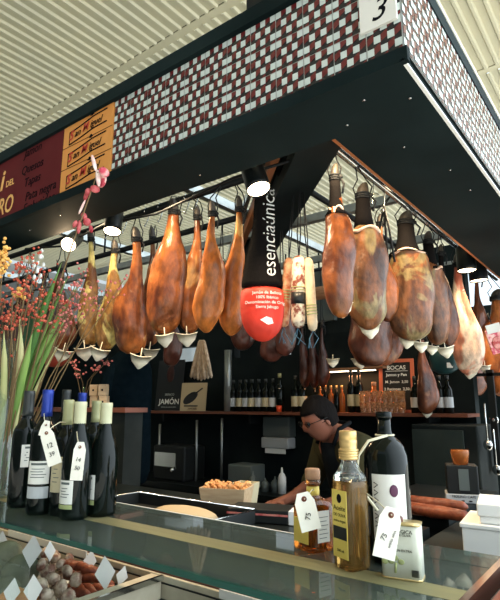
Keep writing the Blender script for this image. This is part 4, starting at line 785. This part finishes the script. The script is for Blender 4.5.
def sprig(name, label, cat, base, tips, m, n, r, spread, group=None, stemm='stem_brown', sr=.0022, kind=None, partname='berries'):
    t = thing(name, label, cat, base, (0, 0, 0), group); b = MB(); bb_ = MB(); B = Vector(base)
    for tp in tips:
        tp = Vector(tp)-B; mid = tp*.5+Vector((random.uniform(-.02, .02), random.uniform(-.02, .02), .03)); pts_ = [Vector((0, 0, 0)), mid*.5, mid, tp*.8+Vector((0, 0, .012)), tp]
        b.tube(pts_, [sr*1.3, sr*1.2, sr, sr*.8, sr*.5], 5)
        for i in range(n):
            f = random.random()**.6; c = pts_[3].lerp(tp, f*1.1) + Vector((random.gauss(0, spread), random.gauss(0, spread*.8), random.gauss(0, spread))); bb_.ball(c, r*random.uniform(.7, 1.15), 7, 5)
            if i % 2 == 0: b.tube([pts_[3].lerp(tp, max(0, f-.2)), c], sr*.45, 3)
    b.build('stem', stemm, t); o = bb_.build(partname, m, t); o['kind'] = 'stuff'; return t
sprig('flower_sprig', 'red-pink sprig standing in the small green vase', 'flower', (q.x, 1.90, 1.60), [atY(72, 360, 1.78), atY(80, 372, 1.80), atY(108, 358, 1.83), (atY(98, 366, 1.83))], 'pink_bud', 13, .0065, .018, partname='blossoms')
q = atY(60, 372, 1.9)
A = atY(60, 300, 2.12); o = thing('red_ham_bag', 'red cloth-wrapped ham glowing behind the wine bottles at left', 'bag', (A.x, 2.12, A.z)); k = (A-E0).dot(FW)/F
loft([(0, 0, 0, 5*k, 5*k), (0, 0, -.15, 8*k, 6*k), (0, 0, -.28, 14*k, 9*k), (0, 0, -.42, 16*k, 10*k), (0, 0, -.48, 13*k, 9*k), (0, 0, -.50, 4*k, 3*k)], 18).build('bag_cloth', 'cloth_red', o, subdiv=1); MB().tube([(0, 0, 0), (0, -.05, .30)], .004, 5).build('bag_cord', 'black_rope', o)
# hanging dark coat
A = atD(133, 352, 3.3); k = 3.3/F
ct = thing('hanging_coat', 'dark navy coat hanging behind the wine bottles, left of the shelf', 'coat', A, (0, 0, YAWR))
loft([(0, 0, .05, 3*k, 3*k), (-1*k, 0, .02, 10*k, 7*k), (-3*k, 0, -.03, 18*k, 10*k), (-4*k, 0, -.10, 24*k, 12*k), (-5*k, 0, -.22, 26*k, 13*k), (-6*k, 0, -.40, 26*k, 13*k), (-5*k, 0, -.62, 27*k, 11*k), (-5*k, 0, -.85, 28*k, 11*k)], 22).build('coat_body', 'navy_cloth', ct, subdiv=1)
loft([(-17*k, -.03, -.06, 7*k, 7*k), (-21*k, -.04, -.16, 8*k, 8*k), (-25*k, -.05, -.35, 8*k, 8*k), (-27*k, -.05, -.55, 7*k, 7*k), (-27*k, -.05, -.60, 5*k, 5*k)], 12).build('sleeve', 'navy_cloth', ct, subdiv=1)
MB().tube([(0, 0, .04), (0, 0, .10), (0, .02, .72)], .004, 5).build('coat_loop', 'black_rope', ct)
# ------------------------------------------------------------------ vase and bouquet
p = Vector((-1.80, .94, G+.001)); vz = hz(p, 342)-G
vs_ = thing('glass_vase', 'tall clear glass cylinder vase at the left edge', 'vase', p)
R = .078; MB().lathe([(R, 0), (R, vz), (R-.004, vz), (R-.005, .012)], n=32, cap=False).lathe([(R, 0), (R, .012)], n=32).build('vase_glass', 'vase_glass', vs_)
base = p+Vector((0, 0, .02))
tv = (p-E0).dot(FW)
def blade(label, px, py, dt, w_, m, bend=.03, bx=0, group='long leaves in the glass vase'):
    tip = atD(px, py, tv+dt); b0 = base+Vector((bx, random.uniform(-.02, .02), 0)); L = tip-b0; b = MB(); n = 10; vs = []
    side = (RT*.8+Vector((0, 0, .1))).normalized(); nn = (-FH)
    for i in range(n+1):
        f = i/n; c = b0+L*f+RT*bend*math.sin(PI*f)*-1+Vector((0, 0, .02*math.sin(PI*f))); ww = w_*1.5*(.35+1.2*f*(1-f)*2.2)*(1 if f < .8 else (1-f)/.2+.05)
        s = (RT-L.normalized()*RT.dot(L.normalized())).normalized()
        vs += [c-s*ww, c+nn*ww*.25, c+s*ww]
    b.add(vs, [(3*i, 3*i+1, 3*i+4, 3*i+3) for i in range(n)]+[(3*i+1, 3*i+2, 3*i+5, 3*i+4) for i in range(n)], True)
    b.v = [tuple(Vector(v)-base) for v in b.v]
    o = b.build('long_leaf', m, None, base, solid=.001); tag(o, label, 'leaf', group)
rnd = random.Random(3)
for (lb, px, py, dt, w_, m, bend) in (
  ('long green leaf leaning right past the leftmost spotlight', 62, 262, .02, .010, 'leaf', .02), ('long green leaf leaning far right over the wine bottles', 78, 285, .06, .009, 'leaf', .03),
  ('broad dark green leaf rising behind the red berries', 44, 285, .10, .022, 'leaf_dark', .0), ('broad dark green leaf near the left edge', 30, 310, .12, .020, 'leaf_dark', 0), ('pale yellow-green blade rising at left of the vase', 20, 315, -.03, .010, 'leaf_pale', -.02),
  ('slim green blade leaning right, lowest of the right-leaning ones', 66, 318, .03, .008, 'leaf', .02), ('slim green blade rising nearly upright from the vase', 33, 330, -.05, .010, 'leaf', -.01), ('pale dry stalk leaning right to the red bag', 58, 345, .0, .004, 'leaf_pale', .01), ('pale blade close against the left vase wall', 4, 330, -.02, .008, 'leaf_pale', -.01),
  ('thin green blade between the two right-leaning long leaves', 70, 272, .05, .005, 'leaf', .02)):
    blade(lb, px, py, dt, w_, m, bend, rnd.uniform(-.03, .03))
for lb, tips in (('branch of red berries spreading above the vase', ((20, 262), (30, 252), (36, 278), (25, 285), (45, 274))), ('branch of red berries low at the left edge', ((9, 308), (22, 312), (13, 295), (2, 300))), ('branch of orange-red berries leaning right of the vase', ((40, 300), (52, 292), (62, 300), (30, 296))), ('branch of small red berries against the hams', ((62, 285), (78, 278), (70, 300), (84, 290)))):
    sprig('berry_branch', lb, 'branch', base+Vector((rnd.uniform(-.03, .03), rnd.uniform(-.03, .03), 0)), [atD(x, y, tv+rnd.uniform(-.08, .08)) for x, y in tips], 'berry' if 'small' not in lb else 'pink_bud', 22, .0052, .019)
sprig('berry_branch', 'branch of pink buds reaching far right in front of the hams', 'branch', base+Vector((.02, .0, 0)), [atD(x, y, tv+.1) for x, y in ((84, 272), (100, 290), (112, 283), (90, 296), (123, 281))], 'pink_bud', 10, .0048, .014)
def bloom(label, px, py, sc, m, basepx=(50, 330)):
    c = atD(px, py, tv); t = thing('orchid_stem', label, 'flower', base)
    b = MB(); s0 = Vector((0, 0, 0)); e = c-base
    b.tube([s0, e*.4+Vector((0, 0, .06)), e*.75+RT*-.01, e], [.003, .003, .0025, .002], 6).build('stem', 'stem_brown', t)
    return t, e
t, e = bloom('dangling pink orchid on a long stem in front of the canopy', 98, 172, 1, 'pink_petal')
k = tv/F
for (px, py, rx, rz, ro) in ((102, 180, 6, 8, .5), (104, 172, 5, 6, -.6), (94, 163, 2, 9, -.25), (98, 178, 2.4, 10, -.2), (95, 189, 5, 4, .2), (88, 192, 3, 4, 0), (86, 196, 2, 5, .4), (87, 222, 4, 4, .5), (79, 227, 2, 7, .2), (84, 216, 3, 4, -.6), (91, 229, 2, 4, -.3), (75, 224, 2, 4, .5), (82, 207, 1.2, 9, .3)):
    c = atD(px, py, tv+rnd.uniform(-.02, .02))-base; MB().ball((0, 0, 0), 1, 10, 7, (rx*k, 2.5*k, rz*k)).build('petal', ('white_pink' if rz >= 9 else 'crimson' if py > 188 else 'pink_petal'), t, c, (rnd.uniform(-.4, .4), ro, YAWR+rnd.uniform(-.5, .5)))
t, e = bloom('yellow-orange blossom standing at the left edge', 3, 258, 1, 'yellow_flower')
b = MB()
for i in range(90): b.ball(e+Vector((rnd.gauss(0, .014), rnd.gauss(0, .012), rnd.gauss(0, .028))), .006, 6, 4)
o = b.build('blossoms', 'yellow_flower', t); o['kind'] = 'stuff'
t, e = bloom('small white blossoms with green stems beside the spotlight', 37, 262, 1, 'white_petal')
b = MB()
for i in range(16): b.ball(e+Vector((rnd.gauss(0, .022), rnd.gauss(0, .015), rnd.gauss(0, .025))), .009, 6, 4, (1, .5, 1))
o = b.build('blossoms', 'white_petal', t); o['kind'] = 'stuff'
t, e = bloom('single orange blossom among the green leaves', 19, 293, 1, 'yellow_flower')
b = MB()
for i in range(14): b.ball(e+Vector((rnd.gauss(0, .010), rnd.gauss(0, .008), rnd.gauss(0, .010))), .008, 6, 4)
o = b.build('blossoms', 'yellow_flower', t); o['kind'] = 'stuff'
# ------------------------------------------------------------------ goods in the display case
CZ = 1.036
def lump(b, c, r, sc, seed):
    rr = random.Random(seed); n, m = 10, 7; o = len(b.v); b.ball(c, r, n, m, sc, mtx=Euler((rr.random()*3, rr.random()*3, rr.random()*3)).to_matrix())
    for i in range(o, len(b.v)): v = Vector(b.v[i]); d_ = v-Vector(c); b.v[i] = tuple(Vector(c)+d_*(1+rr.uniform(-.12, .12)))
k_ = 0
for iy in range(7):
    for ix in range(6):
        c = atZ(40+ix*7+rnd.uniform(-2, 2), 559+iy*7.5+rnd.uniform(-2, 2), 1.075); z = CZ+.017+.024*((ix*2+iy) % 3)
        b = MB(); lump(b, (0, 0, 0), rnd.uniform(.015, .020), (1.2, .9, .85), k_)
        o = b.build('cured_sausage', 'dried_sausage', None, (c.x, min(c.y, 1.085), z)); tag(o, 'knobbly pinkish-white cured sausage piece heaped in the display case', 'sausage', 'cured sausage pieces'); k_ += 1
for i in range(18):
    c = atZ(74+(i % 6)*9+rnd.uniform(-2, 2), 573+(i//6)*8+rnd.uniform(-1, 1), 1.065); z = CZ+.020+.018*(2-i//6)
    d_ = RT*.036+Vector((0, 0, -.008)); b = MB(); b.tube([-d_, -d_*.8, -d_*.2+Vector((0, 0, .006)), d_*.7, d_], [.004, .013, .015, .013, .004], 10)
    o = b.build('dry_chorizo', 'chorizo', None, (min(c.x, -1.33), min(c.y, 1.075), z), (0, 0, rnd.uniform(-.5, .5))); tag(o, 'short reddish-brown chorizo in the display case heap beside the white pieces', 'sausage', 'short chorizos in the case')
for i, (px, py, r, m, lb) in enumerate(((6, 562, .070, 'cheese', 'greenish-grey cheese round, farthest left in the case'), (20, 574, .062, 'cheese', 'greenish-grey cheese round touching the heap of cured sausage'), (2, 592, .06, 'cheese', 'greenish-grey cheese round at the lower left corner'), (12, 603, .05, 'orange_food', 'orange-brown cheese lump at the bottom left'), (22, 600, .05, 'orange_food', 'orange-brown cheese lump beside the tilted price card'))):
    c = atZ(px, py, 1.07); b = MB(); lump(b, (0, 0, 0), r, (1, 1, .6), 50+i); o = b.build('cheese_round', m, None, (c.x, min(c.y, 1.03), CZ+r*.60), subdiv=1); tag(o, lb, 'cheese')
box('product_tray', (-3.5, .45, .9305), (-1.275, 1.098, 1.035), 'white_trim', cnt)
for i, (px, py, s, ro, lb) in enumerate(((32, 551, 9.5, 0, 'white diamond price card, uppermost above the cured sausages'), (50, 551, 6, .1, 'narrow white price card turned sideways beside the uppermost diamond'), (12, 592, 8, .05, 'white diamond price card at the bottom left'), (33, 590, 9, -.1, 'white diamond price card in front of the knobbly sausages'), (90, 561, 6.5, .1, 'small white price card dimly seen at the rear rail'), (105, 573, 10, -.1, 'white diamond price card above the short chorizos'), (1, 541, 6, 0, 'small white price card at the left edge'), (122, 576, 6, .3, 'small white price card lying at the divider'))):
    c = atY(px, py, (.97, 1.04, .80, .82, 1.10, 1.03, 1.04, 1.08)[i]); tq = (c-E0).dot(FW); k = tq/F*s*1.18
    o = thing('price_card', lb, 'price card', c, (-.35, ro, YAWR+(.2 if i != 1 else .8)), 'price cards in the case')
    asp = 1.35
    b = MB(); b.add([(0, 0, k*asp), (-k*.85, 0, 0), (0, 0, -k*asp), (k*.85, 0, 0), (0, .001, k*asp), (-k*.85, .001, 0), (0, .001, -k*asp), (k*.85, .001, 0)], [(0, 1, 2, 3), (7, 6, 5, 4), (0, 4, 5, 1), (1, 5, 6, 2), (2, 6, 7, 3), (3, 7, 4, 0)]); b.build('card', 'sign_white', o)
    MB().tube([(0, .002, 0), (0, .01, -(c.z-CZ-.04))], .0016, 5).build('card_pin', 'steel', o)
# ------------------------------------------------------------------ bent man
def skin_body(name, joints, edges, m, parent, lvl=2):
    me = bpy.data.meshes.new(name); me.from_pydata([j[0] for j in joints], edges, []); o = bpy.data.objects.new(name, me); COL.objects.link(o)
    sk = o.modifiers.new('skin', 'SKIN'); sd = o.modifiers.new('sub', 'SUBSURF'); sd.levels = lvl; sd.render_levels = lvl
    for i, j in enumerate(joints):
        r = j[1]; me.skin_vertices[0].data[i].radius = r if isinstance(r, tuple) else (r, r)
    me.skin_vertices[0].data[0].use_root = True
    bpy.context.view_layer.update(); dg = bpy.context.evaluated_depsgraph_get(); me2 = bpy.data.meshes.new_from_object(o.evaluated_get(dg)); bpy.data.objects.remove(o)
    for p_ in me2.polygons: p_.use_smooth = True
    me2.materials.clear(); me2.materials.append(M(m)); o = bpy.data.objects.new(name, me2); COL.objects.link(o); o.parent = parent; return o
HD = atD(319, 419, 2.82)     # head centre
face = (-RT*.90 - FH*.42); face.z = 0; face.normalize()      # horizontal facing direction
sideL = Vector((0, 0, 1)).cross(face).normalized()            # his left
feet = Vector((HD.x, HD.y, 0)) - face*.30
man = thing('person', 'man with dark hair and glasses bending over his work, olive shirt, black apron', 'person', feet, (0, 0, math.atan2(face.y, face.x)))
# local frame: +x facing, +y his left, z up
hx, hz_ = .30, HD.z
J = [((0, 0, .93), (.15, .12)), ((.05, 0, 1.12), (.15, .11)), ((.12, 0, 1.30), (.17, .11)), ((.17, 0, 1.40), (.12, .09)), ((.215, 0, 1.46), (.052, .055)), ((.25, 0, hz_-.05), (.055, .055)),
     ((.15, .17, 1.385), .06), ((.21, .23, 1.16), .046), ((.40, .16, 1.10), .034), ((.46, .14, 1.09), .028),
     ((.15, -.17, 1.385), .06), ((.19, -.24, 1.16), .046), ((.37, -.17, 1.10), .034), ((.43, -.155, 1.09), .028),
     ((0, .09, .90), .09), ((.03, .10, .50), .06), ((0, .10, .10), .042), ((.12, .11, .04), .035),
     ((0, -.09, .90), .09), ((.03, -.10, .50), .06), ((0, -.10, .10), .042), ((.12, -.11, .04), .035)]
Ed = [(0, 1), (1, 2), (2, 3), (3, 4), (4, 5), (3, 6), (6, 7), (7, 8), (8, 9), (3, 10), (10, 11), (11, 12), (12, 13), (0, 14), (14, 15), (15, 16), (16, 17), (0, 18), (18, 19), (19, 20), (20, 21)]
for sgn, wj in ((1, 9), (-1, 13)):     # fingers
    w0 = Vector(J[wj][0]); pi_ = len(J); J.append(((w0.x+.05, w0.y, w0.z-.005), (.034, .016))); Ed.append((wj, pi_))
    for q in range(4):
        yy = w0.y+(-.027+.018*q); a = len(J); ln = (.062, .075, .070, .055)[q if sgn < 0 else 3-q]
        J.append(((w0.x+.09, yy, w0.z-.010), .0095)); J.append(((w0.x+.09+ln*.5, yy, w0.z-.025), .0088)); J.append(((w0.x+.09+ln*.75, yy, w0.z-.050), .0078)); Ed += [(pi_, a), (a, a+1), (a+1, a+2)]
    a = len(J); J.append(((w0.x+.04, w0.y-sgn*.045, w0.z-.012), .011)); J.append(((w0.x+.075, w0.y-sgn*.06, w0.z-.03), .009)); Ed += [(pi_, a), (a, a+1)]
body = skin_body('body', J, Ed, 'skin', man)
# head joined into the body mesh
hd = MB(); n, m_ = 24, 18; vs = []; fs = []
for i in range(m_+1):
    t_ = PI*i/m_; cz_ = math.cos(t_)
    for k in range(n):
        a = 2*PI*k/n; x = math.cos(a)*math.sin(t_); y = math.sin(a)*math.sin(t_); z = cz_
        X = x*.098; Y = y*.076; Z = z*.122
        if z < 0: Y *= 1+.28*z; X *= 1+.10*z if x > 0 else 1+.45*z
        if x > .55:
            X += .026*math.exp(-((y/.16)**2))*math.exp(-(((z+.10)/.16)**2))       # nose
            X -= .010*math.exp(-(((abs(y)-.36)/.16)**2))*math.exp(-(((z-.10)/.12)**2))   # eye sockets
            X += .006*math.exp(-((y/.3)**2))*math.exp(-(((z+.48)/.05)**2)) + .005*math.exp(-((y/.28)**2))*math.exp(-(((z+.60)/.05)**2))   # lips
            X += .012*math.exp(-((y/.25)**2))*math.exp(-(((z+.88)/.14)**2))       # chin
            X += .004*math.exp(-(((z-.25)/.09)**2))
        vs.append((X, Y, Z))
for i in range(m_):
    for k in range(n): k2 = (k+1) % n; fs.append((i*n+k, (i+1)*n+k, (i+1)*n+k2, i*n+k2))
hd.add(vs, fs, True)
for s in (1, -1): hd.ball((-.008, s*.077, -.005), .030, 10, 8, (.65, .22, 1.0))
hm = Matrix.Translation((hx, 0, hz_)) @ Euler((0, math.radians(24), 0)).to_matrix().to_4x4()
o2 = hd.build('head_tmp', 'skin'); o2.data.transform(hm)
import bmesh
bmh = bmesh.new(); bmh.from_mesh(body.data); bmh.from_mesh(o2.data); bmh.to_mesh(body.data); bmh.free(); bpy.data.objects.remove(o2)
for p_ in body.data.polygons: p_.use_smooth = True
hr_ = MB(); vs = []; fs = []; n, m_ = 26, 14
for i in range(m_+1):
    t_ = PI*.62*i/m_
    for k in range(n):
        a = 2*PI*k/n; x = math.cos(a)*math.sin(t_); y = math.sin(a)*math.sin(t_); z = math.cos(t_)
        lim = .42 if x > .35 else (-.05 if x > -.1 else -1)
        zz = max(z, lim); f = 1.10+.03*math.sin(9*a+i) + .02*math.sin(17*a)
        if z < lim: f = 1.0
        vs.append((x*.098*f-.004, y*.076*f*1.03, zz*.122*(1.10)))
for i in range(m_):
    for k in range(n): k2 = (k+1) % n; fs.append((i*n+k, (i+1)*n+k, (i+1)*n+k2, i*n+k2))
hr_.add(vs, fs, True); hh = hr_.build('hair', 'hair', man); hh.data.transform(hm)
b = MB()
for s in (1, -1): b.tube([(.100+.004*math.cos(a), s*.034+.024*math.cos(a), .012+.017*math.sin(a)) for a in [2*PI*k/12 for k in range(13)]], .0022, 5); b.tube([(.100, s*.058, .016), (.04, s*.082, .014), (-.005, s*.084, .01)], .002, 5); b.ball((.090, s*.032, .012), .011, 8, 6)
b.tube([(.102, -.01, .014), (.102, .01, .014)], .002, 5); gg = b.build('glasses', 'black_metal', man); gg.data.transform(hm)
SJ = [((0, 0, .95), (.175, .14)), ((.05, 0, 1.12), (.172, .132)), ((.12, 0, 1.30), (.19, .13)), ((.165, 0, 1.40), (.13, .105)), ((.19, 0, 1.44), (.075, .075)), ((.15, .175, 1.385), .078), ((.21, .235, 1.17), .064), ((.29, .205, 1.14), .056), ((.15, -.175, 1.385), .078), ((.19, -.245, 1.17), .064), ((.27, -.215, 1.14), .056)]
skin_body('shirt', SJ, [(0, 1), (1, 2), (2, 3), (3, 4), (3, 5), (5, 6), (6, 7), (3, 8), (8, 9), (9, 10)], 'olive_shirt', man)
TJ = [((0, 0, .93), (.17, .14)), ((0, .09, .88), .105), ((.03, .10, .50), .078), ((0, .10, .10), .062), ((0, -.09, .88), .105), ((.03, -.10, .50), .078), ((0, -.10, .10), .062)]
skin_body('trousers', TJ, [(0, 1), (1, 2), (2, 3), (0, 4), (4, 5), (5, 6)], 'trouser', man)
b = MB(); vs = []; rows = ((1.40, .285, .10), (1.30, .27, .12), (1.15, .215, .16), (1.0, .17, .19), (.75, .18, .21), (.50, .19, .22))
for (z, x, w_) in rows:
    for k in range(9): u = -1+2*k/8; vs.append((x-.10*u*u, w_*u, z))
b.add(vs, [(9*i+k, 9*i+k+1, 9*i+10+k, 9*i+9+k) for i in range(5) for k in range(8)], True)
b.tube([(.265, .08, 1.39), (.23, .085, 1.47), (.14, .06, 1.505), (.10, 0, 1.50), (.14, -.06, 1.505), (.23, -.085, 1.47), (.265, -.08, 1.39)], .010, 6); b.build('apron', 'apron', man, solid=.004)
# ------------------------------------------------------------------ light
sun = bpy.data.lights.new('daylight', 'SUN'); sun.energy = 9.0; sun.angle = math.radians(4); sun.color = (1, .97, .92)
so = bpy.data.objects.new('daylight', sun); COL.objects.link(so); so.rotation_euler = (Vector((-.33, .05, -.94))).to_track_quat('-Z', 'Y').to_euler()
